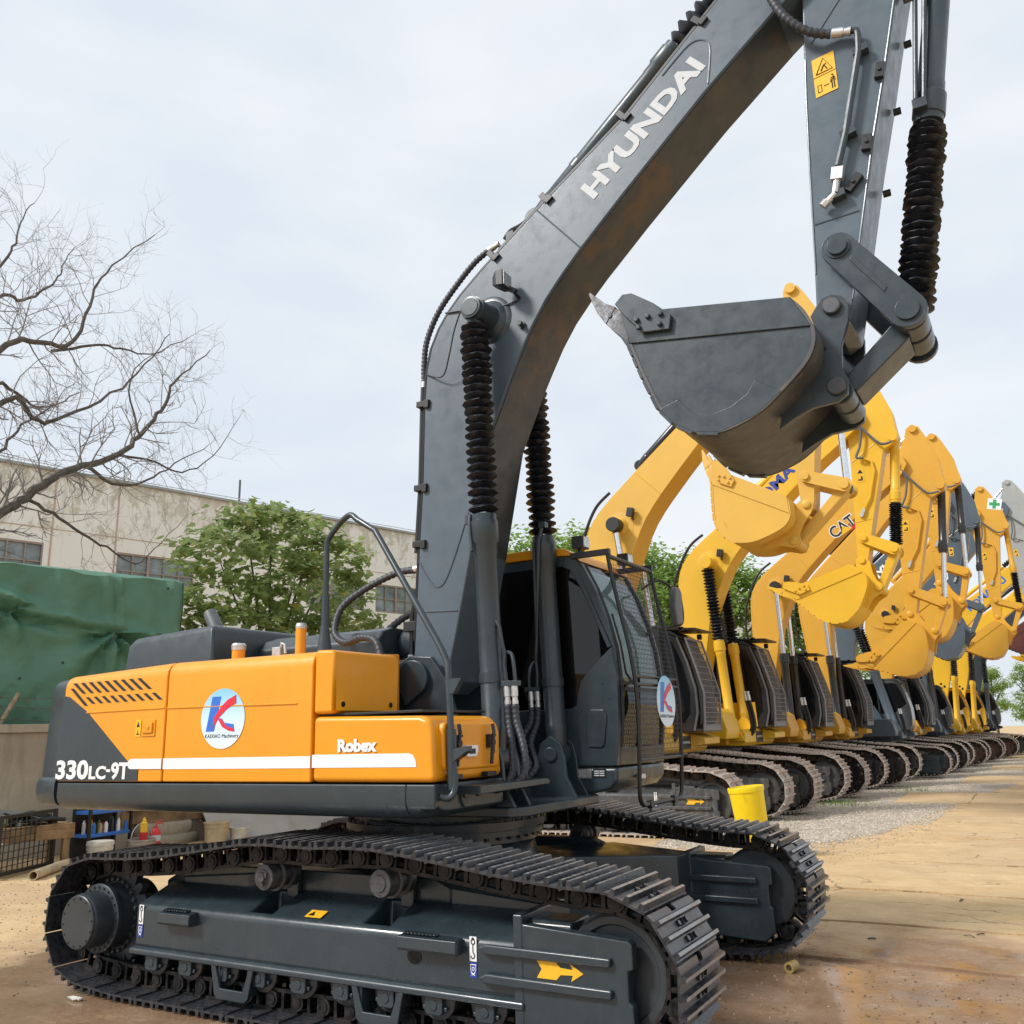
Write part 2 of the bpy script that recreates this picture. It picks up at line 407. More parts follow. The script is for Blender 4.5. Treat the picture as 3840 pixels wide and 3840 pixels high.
    # track rollers
    for x in [-1.42 + .335 * i for i in range(9)]:
        b = MB(); b.lathe((x, Y(-.13), .262), (0, s, 0), [(0, .09), (.01, .115), (.03, .115), (.035, .098), (.225, .098), (.23, .115), (.25, .115), (.26, .09)], 28)
        b.obj('track_roller', M['roller'], ex, 0)
        b = MB(); b.prism([(x - .06, .20), (x - .045, .185), (x + .045, .185), (x + .06, .20), (x + .06, .285), (x - .06, .285)], *sorted((Y(.128), Y(.168))))
        b.bb(x - .082, x + .082, *sorted((Y(.13), Y(.155))), .205, .228)
        b.cyl((x, Y(.16), .235), (x, Y(.174), .235), .028, None, 14)
        b.obj('roller_cap', M['frame'], ex, .006)
    for x in (-.62, .55):
        b = MB()
        b.prism([(x - .19, .29), (x - .15, .29), (x - .10, .155), (x + .10, .155), (x + .15, .29), (x + .19, .29), (x + .15, .115), (x + .12, .09), (x - .12, .09), (x - .15, .115)], *sorted((Y(.176), Y(.196))))
        for q in (-.13, .13): b.bb(x + q - .01, x + q + .01, *sorted((Y(.05), Y(.18))), .12, .285)
        b.obj('chain_guard', M['frame'], ex, .006)
    # step brackets
    for x0, x1, z in ((-1.29, -.98, .585), (.73, 1.13, .600)):
        b = MB(); b.prism([(Y(.168), z), (Y(.245), z - .01), (Y(.25), z - .07), (Y(.235), z - .085), (Y(.168), z - .085)], x0, x1, 'x')
        for i in range(9): b.prism([(x0 + .02 + i * .026, z), (x0 + .033 + i * .026, z + .014), (x0 + .046 + i * .026, z)], *sorted((Y(.172), Y(.225))))
        b.obj('frame_step', M['frame'], ex, .006)
    # oval access hole: a dark disc stands for its shaded inside
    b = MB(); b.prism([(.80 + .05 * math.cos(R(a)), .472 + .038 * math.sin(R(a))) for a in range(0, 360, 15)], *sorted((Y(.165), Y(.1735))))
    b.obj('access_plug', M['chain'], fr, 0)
    return fr
frR = track_frame(-1); frL = track_frame(1)
# decals of the near frame
def hook_decal(parent, x, z, y, h=.125):
    w = h * .36
    flat([(0, 0), (w, 0), (w, h), (0, h)], M['white'], (x, y, z), (1, 0, 0), (0, 0, 1), 'hook_decal', parent)
    b = MB(); k = h / .125; cx = x + w / 2
    def ln(p): b.tube([(cx + a * k, y - .002, z + c * k) for a, c in p], .0032 * k, 6)
    ln([(.012 * math.cos(R(a)), .098 + .012 * math.sin(R(a))) for a in range(-80, 261, 20)]); ln([(-.008, .112), (0, .119), (.008, .112)])
    ln([(0, .086), (0, .045)]); ln([(0, .045)] + [(-.002 + .012 * math.cos(R(a)), .028 + .014 * math.sin(R(a))) for a in range(60, -190, -20)])
    b.obj('hook_mark', M['blackprint'], parent)
    flat([(0, 0), (w * 1.05, 0), (w * 1.05, h * .62), (0, h * .62)], M['blueprint'], (x, y, z - h * .66), (1, 0, 0), (0, 0, 1), 'tie_down_decal', parent)
    b = MB(); z -= h * .66
    def ln(p): b.tube([(cx + a * k, y - .002, z + c * k) for a, c in p], .0024 * k, 6)
    ln([(-.02, .066), (.02, .066)]); ln([(-.016, .064), (-.016, .04), (-.008, .02), (.008, .02), (.016, .04), (.016, .064)]); ln([(.007 * math.cos(R(a)), .045 + .008 * math.sin(R(a))) for a in range(0, 361, 30)])
    ln([(-.01, .012), (.01, .026)]); ln([(-.01, .026), (.01, .012)])
    b.obj('tie_down_mark', M['white'], parent)
hook_decal(frR, -1.565, .47, -1.5125); hook_decal(frR, 1.175, .485, -1.5125)
yk = -G - .187
flat([(0, .0), (.115, .0), (.14, .026), (.21, .030), (.20, .0), (.27, .043), (.195, .086), (.21, .056), (.14, .060), (.112, .086), (0, .086), (.03, .045)], M['yellowprint'], (1.60, yk, .447), (1, 0, 0), (0, 0, 1), 'arrow_decal', frR)
sy = Vector((0, -.27, .105)).normalized()
flat([(0, 0), (.13, 0), (.13, .075), (0, .075)], M['yellowprint'], (-.07, -1.475, .6145), (1, 0, 0), (0, .932, .362), 'warning_decal', frR, .002)
b = MB()
for q in ((.02, .015), (.05, .06), (.08, .015)): pass
b = flat([(.015, .015), (.04, .058), (.065, .015)], M['blackprint'], (-.07, -1.475, .6165), (1, 0, 0), (0, .932, .362), 'warning_mark', frR, .002)

# car body between the tracks
b = MB()
b.lathe((0, 0, .40), (0, 0, 1), [(0, .80), (.30, .80), (.38, .70), (.55, .66), (.56, .66)], 48)
for sx in (-1, 1):
    for sy_ in (-1, 1):
        P = [(.15 * sx, .62 * sy_), (.62 * sx, .15 * sy_), (1.50 * sx, .92 * sy_), (1.50 * sx, 1.20 * sy_), (.85 * sx, 1.20 * sy_)]
        loops = []
        for z, k in ((.30, 0), (.74, 0)):
            loops.append([(x, y, z + (.05 if (z > .5 and abs(x) < 1.0) else 0)) for x, y in P])
        b.loft(loops)
b.prism([(-.95, -1.12), (1.05, -1.12), (1.05, 1.12), (-.95, 1.12)], .34, .715, 'z')
b.obj('car_body', M['frame'], ex, .02, 3)
b = MB(); b.lathe((0, 0, .93), (0, 0, 1), [(0, .70), (.05, .70), (.05, .74), (.085, .74), (.085, .72), (.105, .72), (.105, .76), (.15, .76), (.15, .70), (.22, .70)], 64)
for i in range(44):
    w = 2 * PI * i / 44; x, y = .70 * math.cos(w), .70 * math.sin(w); b.cyl((.715 * math.cos(w), .715 * math.sin(w), .955), (.715 * math.cos(w), .715 * math.sin(w), .981), .016, None, 6)
    b.cyl((.742 * math.cos(w), .742 * math.sin(w), 1.078), (.742 * math.cos(w), .742 * math.sin(w), 1.10), .012, None, 6)
b.tube([(.77 * math.cos(R(a)), .77 * math.sin(R(a)), 1.115 - .03 * math.sin(R((a + 100) * 2))) for a in range(-100, -9, 6)], .008, 6)
b.obj('slewing_ring', M['frame'], ex, 0)

# ---- upper structure
b = MB()
b.bb(-2.6, .62, -.75, .75, 1.15, 1.28)
b.prism([(.55, -.75), (.98, -.72), (1.06, -.6), (1.06, .50), (.98, .62), (.55, .75)], 1.15, 1.215, 'z')
b.bb(-2.6, -.1, -.5, 1.3, 1.25, 1.5)
b.bb(-2.6, -.25, -1.30, -.40, 1.25, 2.10)
b.obj('revolving_deck', M['dark'], ex, .012)
b = MB()    # rounded side skirt
yo = -1.49
sk = [(yo, 1.405), (yo, 1.30), (yo + .012, 1.262), (yo + .04, 1.228), (yo + .085, 1.205), (yo + .14, 1.198), (-.70, 1.198), (-.70, 1.405)]
b.prism(sk, -2.665, .72, 'x')
b.loft([[(.72, y, z) for y, z in sk], [(.83, y, z + (.012 if z < 1.25 else 0)) for y, z in sk], [(.93, y, z + (.05 if z < 1.25 else 0)) for y, z in sk]])
b.obj('side_skirt', M['dark'], ex, .01, 3, 50)
# counterweight: plan outline lofted through heights
def cw_loop(z, inset, bulge=0):
    P = []
    hw = 1.49 - inset * .45 + bulge; xr = -3.0 + inset * .55 - bulge
    pts = [(-2.70, -hw), (xr + .09, -hw), (xr + .026, -hw + .026), (xr, -hw + .10)]
    for i in range(1, 12):
        y = (-hw + .10) + (2 * hw - .20) * i / 12; pts.append((xr - .32 * (1 - (y / (hw - .10)) ** 2), y))
    pts += [(xr, hw - .10), (xr + .026, hw - .026), (xr + .09, hw), (-2.70, hw)]
    return [(x, y, z) for x, y in pts]
b = MB()
b.loft([cw_loop(1.235, .10), cw_loop(1.25, .055), cw_loop(1.28, .02), cw_loop(1.33, .0), cw_loop(1.40, .0), cw_loop(1.432, .02), cw_loop(1.445, .05), cw_loop(1.9, .075), cw_loop(2.02, .085), cw_loop(2.045, .075), cw_loop(2.12, .085), cw_loop(2.16, .10), cw_loop(2.19, .14), cw_loop(2.205, .20)])
b.obj('counterweight', M['dark'], ex, 0, 2, 42)

# orange covers of the engine bay; each cover is a cross-section run along the machine
def cover_sec(top, inn=-.55): return [(yo, 1.415), (yo, top - .10), (yo + .008, top - .055), (yo + .03, top - .02), (yo + .07, top), (inn, top + .035), (inn, 1.415)]
def cover(x0, x1, t0, t1, name):
    b = MB(); b.loft([[(x0, y, z) for y, z in cover_sec(t0)], [(x1, y, z) for y, z in cover_sec(t1)]]); return b.obj(name, M['orange'], ex, .012, 3, 50)
p1 = cover(-2.672, -1.462, 2.222, 2.262, 'vent_cover'); p2 = cover(-1.448, -.040, 2.262, 2.25, 'engine_cover')
# dark wedge at the back of the vent cover, louvres, latch
ys = yo - .003
flat([(-2.665, 1.42), (-1.715, 1.42), (-1.715, 1.515), (-1.80, 1.525), (-1.84, 1.56), (-2.36, 1.935), (-2.60, 2.06), (-2.665, 2.07)], M['dark'], (0, yo - .0005, 0), (1, 0, 0), (0, 0, 1), 'dark_corner_panel', p1, .004)
b = MB()
for z0, z1, xa, sl, cnt in ((2.080, 2.165, -2.575, .135, 9), (1.998, 2.050, -2.40, .085, 9), (1.985, 2.125, -2.60, .195, 1)):
    for i in range(cnt):
        x0 = xa + i * .097
        b.prism([(x0, z1), (x0 + .040, z1), (x0 + .040 + sl, z0), (x0 + sl, z0)], yo - .004, yo + .03)
b.obj('louvre', M['black'], p1, 0)
b = MB(); b.tube([(-2.37, yo - .002, 1.930), (-1.475, yo - .002, 1.935)], .006, 6); b.obj('pressed_crease', M['orange'], p1)
b = MB(); b.tube([(-1.44, yo - .002, 1.932), (-.17, yo - .002, 1.915)], .006, 6); b.obj('pressed_crease', M['orange'], p2)
b = MB(); b.bb(-1.70, -1.555, yo - .008, yo + .01, 1.735, 1.855); b.bb(-1.685, -1.575, yo - .02, yo, 1.76, 1.835); b.cyl((-1.62, yo - .01, 1.80), (-1.62, yo - .026, 1.80), .017, None, 16)
b.obj('door_latch', M['orange'], p1, .004)
flat([(0, 0), (.06, 0), (.06, .125), (0, .125)], M['yellowprint'], (-1.775, ys, 1.735), (1, 0, 0), (0, 0, 1), 'warning_decal', p1)
flat([(.012, .07), (.03, .11), (.048, .07)], M['blackprint'], (-1.775, ys - .0015, 1.735), (1, 0, 0), (0, 0, 1), 'warning_mark', p1)
flat([(.012, .015), (.048, .015), (.048, .022), (.033, .022), (.033, .045), (.027, .045), (.027, .022), (.012, .022)], M['blackprint'], (-1.775, ys - .0015, 1.735), (1, 0, 0), (0, 0, 1), 'warning_mark', p1)
# model lettering and white stripe
for s_, x, w, h, z in (('330', -2.685, .40, .145, 1.430), ('LC', -2.275, .20, .098, 1.432), ('-', -2.07, .045, .02, 1.485), ('9T', -2.015, .205, .125, 1.430)):
    text(s_, M['white'], (x, ys - .002, z), (1, 0, 0), (0, 0, 1), w, h, 'model_lettering', p1, .003, .035, .0)
flat([(-1.80, 1.505), (-1.462, 1.505), (-1.462, 1.578), (-1.80, 1.578), (-1.825, 1.565), (-1.835, 1.54), (-1.82, 1.513)], M['white'], (0, ys - .002, 0), (1, 0, 0), (0, 0, 1), 'white_stripe', p1, .002)
flat([(-1.448, 1.503), (-.042, 1.503), (-.042, 1.578), (-1.448, 1.578)], M['white'], (0, ys + .002, 0), (1, 0, 0), (0, 0, 1), 'white_stripe', p2, .002)
# the round company sticker
def logo_mat():
    m, t, p, L = nt('sky_print'); tc = t.nodes.new('ShaderNodeTexCoord'); sx = t.nodes.new('ShaderNodeSeparateXYZ'); L(tc.outputs['Generated'], sx.inputs[0])
    L(ramp(t, L, sx.outputs['Z'], [(0, (.72, .80, .86)), (.45, (.62, .80, .90)), (1, (.22, .55, .83))]), p.inputs['Base Color']); p.inputs['Roughness'].default_value = .4; return m
M['sky_print'] = logo_mat()
M['logo_blue'] = plain('logo_blue', (.03, .16, .62), .4, var=.1); M['logo_red'] = plain('logo_red', (.70, .02, .05), .4, var=.08)
M['rim_print'] = plain('sticker_rim', (.75, .45, .15), .5)
def logo(cx, cy, cz, xd, w, h, parent, lift=.0):
    xd = Vector(xd).normalized(); zd = Vector((0, 0, 1)); nd = xd.cross(zd); o = Vector((cx, cy, cz)) + nd * lift
    L = lambda pts: [(x * w / 2, z * h / 2) for x, z in pts]
    ov = [(math.cos(2 * PI * i / 48), math.sin(2 * PI * i / 48)) for i in range(48)]
    flat(L(ov), M['sky_print'], o, xd, zd, 'round_sticker', parent)
    o1 = o + nd * .002; o2 = o + nd * .0035
    flat(L([(-.50, .74), (-.10, .74), (-.36, -.42), (-.74, -.42)]), M['logo_blue'], o1, xd, zd, 'sticker_letter', parent)
    flat(L([(-.28, .02), (-.02, -.02), (.20, -.25), (.55, -.35), (.52, -.20), (.10, -.14), (-.02, .0)]), M['logo_blue'], o2, xd, zd, 'sticker_letter', parent)
    flat(L([(.57, .76), (.60, .50), (.20, .32), (-.16, .04), (-.42, -.32), (-.36, .06), (-.10, .38), (.22, .62)]), M['logo_red'], o2, xd, zd, 'sticker_letter', parent)
    flat(L([(-.20, .00), (.02, -.28), (.30, -.40), (.58, -.44), (.55, -.34), (.22, -.26), (-.04, -.02)]), M['logo_red'], o2 + nd * .001, xd, zd, 'sticker_letter', parent)
    text('KAIXIAO Machinery', M['blackprint'], o1 + xd * (-.76 * w / 2) + zd * (-.68 * h / 2), xd, zd, .76 * w, .085 * h, 'sticker_lettering', parent, .001, .0)
logo(-.86, yo - .003, 1.84, (1, 0, 0), .43, .41, p2)
# fuel tank and tool box
b = MB(); b.prism([(-.028, 1.84), (.13, 1.84), (.145, 1.86), (.145, 2.215), (.12, 2.25), (-.028, 2.255)], yo, -.80)
tank = b.obj('fuel_tank', M['orange'], ex, .03, 4, 50)
b = MB()
for y in (-1.40, -.90): b.cyl((.14, y, 1.90), (.150, y, 1.90), .018, None, 14)
b.obj('tank_bolt', M['chain'], tank)
b = MB(); b.prism([(-.028, 1.415), (.925, 1.415), (.935, 1.45), (.915, 1.72), (.885, 1.785), (.82, 1.805), (-.028, 1.825)], yo, -.72)
tb = b.obj('tool_box', M['orange'], ex, .035, 4, 50)
b = MB(); b.prism([(-1.385, 1.475), (-.80, 1.475), (-.765, 1.51), (-.765, 1.70), (-.80, 1.76), (-1.40, 1.76), (-1.42, 1.72), (-1.41, 1.50)], .90, .948, 'x')
fd = b.obj('front_lid', M['orange'], ex, .02, 3)
b = MB(); b.bb(-.02, .80, -1.43, -.70, 1.826, 1.842); b.obj('tread_mat', M['black'], tb, .003)
b = MB(); b.prism([(-1.20, 1.62), (-1.06, 1.62), (-1.055, 1.585), (-1.08, 1.55), (-1.18, 1.55), (-1.205, 1.585)], .945, .968, 'x'); hd = b.obj('lid_handle', M['white'], fd, .006)
b = MB(); b.bb(.96, .971, -1.165, -1.095, 1.568, 1.60); b.obj('grip_recess', M['blackprint'], fd, .003)  # raised black block painted for the shaded hollow of the grip
for y in (-.905, -1.30):
    b = MB(); b.bb(.945, .985, y - .035, y + .02, 1.60, 1.685); b.tube([(.98, y, 1.75), (.99, y, 1.70), (.985, y - .01, 1.62), (.98, y - .02, 1.50)], .013, 8); b.bb(.935, .985, y - .075, y + .035, 1.425, 1.455)
    b.cyl((.985, y - .02, 1.63), (.995, y - .02, 1.63), .01, None, 8); b.obj('lid_latch', M['black'], fd, .004)
    flat([(.0, 0), (.05, 0), (.05, .012), (0, .012)], M['blackprint'], (.949, y + .045, 1.672), (0, 1, 0), (0, 0, 1), 'key_mark', fd)
    flat([(.02, 0), (.026, 0), (.03, .05), (.042, .06), (.04, .085), (.01, .085), (.005, .06), (.018, .05)], M['blackprint'], (.949, y + .045, 1.565), (0, 1, 0), (0, 0, 1), 'key_mark', fd)
text('Robex', M['white'], (.19, ys - .002, 1.598), (1, 0, 0), (0, 0, 1), .315, .080, 'box_lettering', tb, .003, .05, .0)
flat([(-.026, 1.505), (.80, 1.505), (.795, 1.545), (.775, 1.575), (.745, 1.586), (-.026, 1.586)], M['white'], (0, ys + .002, 0), (1, 0, 0), (0, 0, 1), 'white_stripe', tb, .002)
b = MB(); b.prism([(-1.25, 1.385), (-.40, 1.385), (-.36, 1.375), (-.36, 1.345), (-1.25, 1.335)], .93, 1.10, 'x'); b.prism([(.90, 1.30), (1.08, 1.34), (.90, 1.34)], -.80, -.77)
b.obj('foot_step', M['dark'], ex, .006)
b = MB(); b.prism([(-1.22, 1.36), (-1.02, 1.36), (-1.0, 1.30), (-1.03, 1.255), (-1.19, 1.255), (-1.22, 1.30)], .90, .945, 'x')
for y in (-1.19, -1.04): b.cyl((.945, y, 1.325), (.957, y, 1.325), .017, None, 8)
b.obj('tow_lug', M['dark'], ex, .005)
b = MB(); b.tube(smoothpts([(.93, -1.43, 1.335), (.98, -1.41, 1.325), (1.0, -1.385, 1.37), (1.0, -1.38, 1.45)], 5) + [(.98, -1.38, 1.6), (.955, -1.37, 2.05)] + smoothpts([(.945, -1.36, 2.11), (.90, -1.35, 2.19), (.84, -1.34, 2.28)], 4) + [(.30, -1.28, 3.06)] + smoothpts([(.12, -1.26, 3.17), (.05, -1.25, 3.215), (-.03, -1.25, 3.18)], 4) + smoothpts([(-.12, -1.24, 3.11), (-.165, -1.24, 3.05), (-.17, -1.24, 2.95)], 4) + [(-.17, -1.24, 2.30)], .021, 12)
b.cyl((.98, -1.38, 1.37), (.98, -1.38, 1.72), .03, None, 12); b.cyl((-.17, -1.24, 2.45), (-.17, -1.24, 2.66), .027, None, 12); b.cyl((-.17, -1.24, 2.25), (-.17, -1.24, 2.46), .055, .026, 12)
b.prism([(.96, 2.02), (1.06, 2.02), (1.0, 1.93), (.96, 1.93)], -1.39, -1.34); b.prism([(.97, 1.60), (1.10, 1.62), (1.10, 1.59), (1.0, 1.53), (.97, 1.53)], -1.40, -1.34)
b.obj('hand_rail', M['dark'], ex, 0)
# filler caps
b = MB(); b.cyl((-1.05, -1.2, 2.24), (-1.05, -1.2, 2.345), .048, None, 20); c_ = b.obj('oil_filler', M['orange'], ex, .003)
b = MB(); b.lathe((-1.05, -1.2, 2.343), (0, 0, 1), [(0, .052), (.035, .055), (.05, .045), (.053, 0)], 20); b.obj('filler_cap', M['zinc'], c_)
b = MB(); b.cyl((-.43, -1.2, 2.25), (-.43, -1.2, 2.455), .038, None, 20); c_ = b.obj('fuel_filler', M['orange'], ex, .003)
b = MB(); b.lathe((-.43, -1.2, 2.453), (0, 0, 1), [(0, .040), (.02, .042), (.03, .036), (.04, .036), (.042, 0)], 12); b.obj('filler_cap', M['zinc'], c_)
b = MB(); b.bb(-.86, -.78, -1.05, -.99, 2.27, 2.36); b.tube([(-.80, -1.02, 2.34), (-.79, -1.02, 2.39), (-.76, -1.02, 2.38), (-.75, -1.02, 2.31)], .012, 8); b.obj('lid_catch', M['zinc'], ex, .003)
# engine hood, air duct, exhaust
b = MB(); b.loft([[(-2.74, -.93, 2.25), (-1.64, -.93, 2.25), (-1.64, .70, 2.25), (-2.74, .70, 2.25)], [(-2.70, -.92, 2.50), (-1.65, -.92, 2.56), (-1.65, .68, 2.56), (-2.70, .68, 2.50)], [(-2.66, -.88, 2.575), (-1.68, -.89, 2.615), (-1.68, .66, 2.615), (-2.66, .66, 2.575)]])
b.obj('engine_hood', M['dark'], ex, .03, 4)
b = MB(); b.loft([[(x, y, z) for y, z in [(-.45, 2.28), (-.46, 2.42), (-.40, 2.50), (-.28, 2.535), (.1, 2.535), (.3, 2.42), (.3, 2.28)]] for x in (-1.6, -.32)]); b.obj('air_duct', M['dark'], ex, .02, 3)
b = MB(); b.lathe((-.30, -.10, 2.40), (1, 0, 0), [(0, .13), (.05, .15), (.2, .15), (.24, .12), (.24, 0)], 24); b.obj('pre_cleaner', M['dark'], ex)
b = MB(); b.lathe((-2.28, -.25, 2.55), (-.55, 0, .85), [(0, .062), (.34, .062), (.36, .055), (.36, 0)], 20); b.obj('exhaust_pipe', M['grey'], ex)
# boom foot bracket
b = MB()
for y0, y1 in ((-.46, -.41), (.22, .27)):
    b.prism([(-.42, 1.2), (-.40, 1.9), (-.22, 2.18), (-.02, 2.28), (.18, 2.26), (.30, 2.1), (.48, 1.6), (.62, 1.2)], y0, y1)
b.bb(-.40, -.1, -.41, .22, 1.2, 1.7)
bf = b.obj('boom_foot_bracket', M['dark'], ex, .012)
b = MB(); b.prism(circle2(.03, 2.10, .14, 24, -40, 220) + [(-.03, 1.90)], -.505, -.46); b.bb(-.12, .18, -.50, -.46, 1.80, 1.86); b.obj('pin_keeper', M['dark'], bf, .008)
def bellows_mb(p0, p1, ro, ri, n):
    b = MB(); p0 = Vector(p0); p1 = Vector(p1); Ln = (p1 - p0).length; prof = []
    for i in range(n):
        q = ro * random.uniform(.91, 1.05); t0 = Ln * i / n
        prof += [(t0, ri), (t0 + Ln / n * .46, q), (t0 + Ln / n * .52, q)]
    prof.append((Ln, ri)); b.lathe(p0, p1 - p0, prof, 22)
    for k, v in enumerate(b.v):      # creased, slightly collapsed pleats
        w = Vector((random.uniform(-1, 1), random.uniform(-1, 1), random.uniform(-1, 1))) * (.0055 * ro / .11); b.v[k] = tuple(Vector(v) + w)
    return b
def ram(parent, name, base, eye, r, barrel, style, m, n=26, pipe=True, y0=None, eyew=.11, detail=True):
    """hydraulic cylinder from the base pin to the rod eye; barrel = share of the length that is barrel"""
    base = Vector(base); eye = Vector(eye); d = (eye - base); Ln = d.length; d = d.normalized(); g = base + d * Ln * barrel
    b = MB(); b.lathe(base + d * .02, d, [(0, r * .9), (.10, r), (.16, r * 1.04), (.2, r * 1.04), (.205, r), (Ln * barrel - .30, r), (Ln * barrel - .29, r * 1.06), (Ln * barrel - .22, r * 1.06), (Ln * barrel - .2, r * 1.23), (Ln * barrel - .05, r * 1.23), (Ln * barrel - .045, r * 1.12), (Ln * barrel, r * 1.12), (Ln * barrel, r * .5)], 28)
    yv = Vector((0, 1, 0))
    b.cyl(base - yv * eyew * .5, base + yv * eyew * .5, r * 1.12, None, 20)
    if detail:
        s = d.orthogonal().normalized()
        for i in range(10):
            w = 2 * PI * i / 10; a = (s * math.cos(w) + d.cross(s) * math.sin(w)) * r * 1.0; b.cyl(g + a - d * .045, g + a + d * .012, r * .1, None, 6)
        c = base + d * Ln * barrel * .30; b.lathe(c, d, [(0, r), (0, r * 1.09), (.07, r * 1.09), (.07, r)], 24, False)
    o = b.obj(name, m, parent, 0)
    if style == 'chrome':
        q = MB(); q.cyl(g - d * .02, eye - d * r * .9, r * .62, None, 20); q.obj('piston_rod', M['chrome'], o)
    else:
        q = MB(); q.cyl(g - d * .02, g + d * .05, r * .62, None, 20); q.obj('piston_rod', M['chrome'], o)
        bellows_mb(g + d * .035, eye - d * r * 1.35, r * 1.42, r * .74, n).obj('rod_bellows', M['rubber'], o, 0, angle=50)
    q = MB(); q.cyl(eye - yv * eyew * .55, eye + yv * eyew * .55, r * 1.02, None, 20); q.cyl(eye - d * r * 1.6, eye - d * r * .6, r * .7, None, 16); q.obj('rod_eye', m, o, .004)
    return o

P0 = Vector((3.33, 4.23)); TIP0 = Vector((1.74, 4.68))
SIDE = [(1.99, 4.43), (2.29, 4.385)] + [tuple(p) for p in smoothpts([(3.13, 4.235), (3.21, 4.12), (3.255, 3.96), (3.20, 3.80), (3.02, 3.63), (2.84, 3.505), (2.61, 3.44), (2.44, 3.475), (2.31, 3.56), (2.215, 3.68), (2.12, 3.92), (2.06, 4.10), (2.03, 4.19)], 4)]
HINGE = [(x + .05, z - .07) for x, z in [(3.29, 4.385), (3.345, 4.36), (3.38, 4.29), (3.37, 4.19), (3.31, 4.03), (3.295, 3.88), (3.325, 3.79), (3.31, 3.70), (3.25, 3.66), (3.09, 3.65), (2.97, 3.60), (2.87, 3.545), (2.90, 3.66), (3.13, 3.90), (3.21, 4.02), (3.14, 4.27), (3.215, 4.375)]]
CUTTER = [(1.96, 4.50), (2.02, 4.555), (2.09, 4.545), (2.24, 4.43), (2.36, 4.31), (2.34, 4.21), (2.15, 4.235), (2.02, 4.40)]
def bucket(parent, P, tip, yc, half, m, mshell, style='main', hy=.31, name='bucket', teeth=5):
    P = Vector(P); tip = Vector(tip); v0 = TIP0 - P0; v1 = tip - P
    k = v1.length / v0.length; a = math.atan2(v1.y, v1.x) - math.atan2(v0.y, v0.x); ca, sa = math.cos(a), math.sin(a)
    T = lambda p: (P.x + k * ((p[0] - P0.x) * ca - (p[1] - P0.y) * sa), P.y + k * ((p[0] - P0.x) * sa + (p[1] - P0.y) * ca))
    TT = lambda L: [T(p) for p in L]
    sides = []
    for s in (-1, 1):
        y = yc + s * half; a0, a1 = sorted((y, y - s * .03 * k)); b = MB(); b.prism(TT(SIDE), a0, a1)
        a0, a1 = sorted((y + s * .014 * k, y - s * .002)); b.prism(TT([(1.99, 4.43), (2.29, 4.385), (3.13, 4.235), (3.235, 4.01), (2.04, 4.195)]), a0, a1)
        a0, a1 = sorted((y + s * .008 * k, y - s * .002))
        b.prism(TT([(2.215, 3.68), (2.31, 3.56), (2.44, 3.475), (2.61, 3.44), (2.84, 3.505), (3.02, 3.63), (2.86, 3.74), (2.80, 3.66), (2.70, 3.60), (2.56, 3.57), (2.43, 3.62), (2.35, 3.72)]), a0, a1)
        sides.append(b)
    b = MB()
    prof = [Vector(p) for p in SIDE[2:]]
    out = TT(prof); inn = []
    for i, p in enumerate(prof):
        t = (prof[min(i + 1, len(prof) - 1)] - prof[max(i - 1, 0)]).normalized(); inn.append(T((p.x + t.y * .022, p.y - t.x * .022)))
    ys_ = (yc - half - .006 * k, yc + half + .006 * k)
    for A in (out, inn): b.sheet([[(x, y, z) for y in ys_] for x, z in A])
    for y in ys_: b.sheet([[(o_[0], y, o_[1]), (i_[0], y, i_[1])] for o_, i_ in zip(out, inn)])
    bk = b.obj(name, mshell, parent, 0, angle=28)
    for b in sides: b.obj('side_plate', m, bk, .006 if style == 'main' else 0)
    for s in (-1, 1):
        b = MB()
        for (c0, c1) in zip(SIDE[26::4], SIDE[30::4]):
            c0 = Vector(c0); c1 = Vector(c1); m_ = 2 if (c1 - c0).length > .18 else 1
            for j in range(m_):
                p = c0.lerp(c1, (j + .08) / m_); q = c0.lerp(c1, (j + .86) / m_); t = (q - p).normalized(); nr = Vector((t.y, -t.x))
                if nr.dot(Vector((2.6, 4.0)) - p) > 0: nr = -nr
                a0, a1 = sorted((yc + s * (half + .010 * k), yc + s * (half - .06 * k)))
                b.prism(TT([p, q, q + nr * .018, p + nr * .018]), a0, a1)
        b.obj('wear_strip', m, bk, 0)
    b = MB()
    for y in (yc - hy, yc + hy): b = MB(); b.prism(TT(HINGE), y - .022 * k, y + .022 * k); b.obj('bucket_bracket', m, bk, .005 if style == 'main' else 0)
    p = T(P0)
    for (x, z) in (p, T((3.30, 3.685))): b = MB(); b.lathe((x, yc - hy - .055 * k, z), (0, 1, 0), [(0, .05 * k), (.006, .058 * k), (2 * hy + .104 * k, .058 * k), (2 * hy + .11 * k, .05 * k)], 20); b.obj('bucket_pin', M['roller'] if style == 'main' else m, bk, 0)
    b = MB(); b.prism(TT([(1.92, 4.36), (1.985, 4.435), (2.055, 4.19), (2.02, 4.17)]), yc - half, yc + half); b.obj('cutting_edge', m, bk, .004 if style == 'main' else 0)
    for s in (-1, 1):
        b = MB(); a0, a1 = sorted((yc + s * (half + .014 * k), yc + s * (half + .05 * k))); b.prism(TT(CUTTER), a0, a1)
        for c in ((2.13, 4.27), (2.12, 4.33), (2.20, 4.335), (2.29, 4.33), (2.28, 4.26)):
            x, z = T(c); b.cyl((x, yc + s * (half + .05 * k), z), (x, yc + s * (half + .075 * k), z), .022 * k, .017 * k, 6)
        b.obj('side_cutter', m, bk, .006 if style == 'main' else 0)
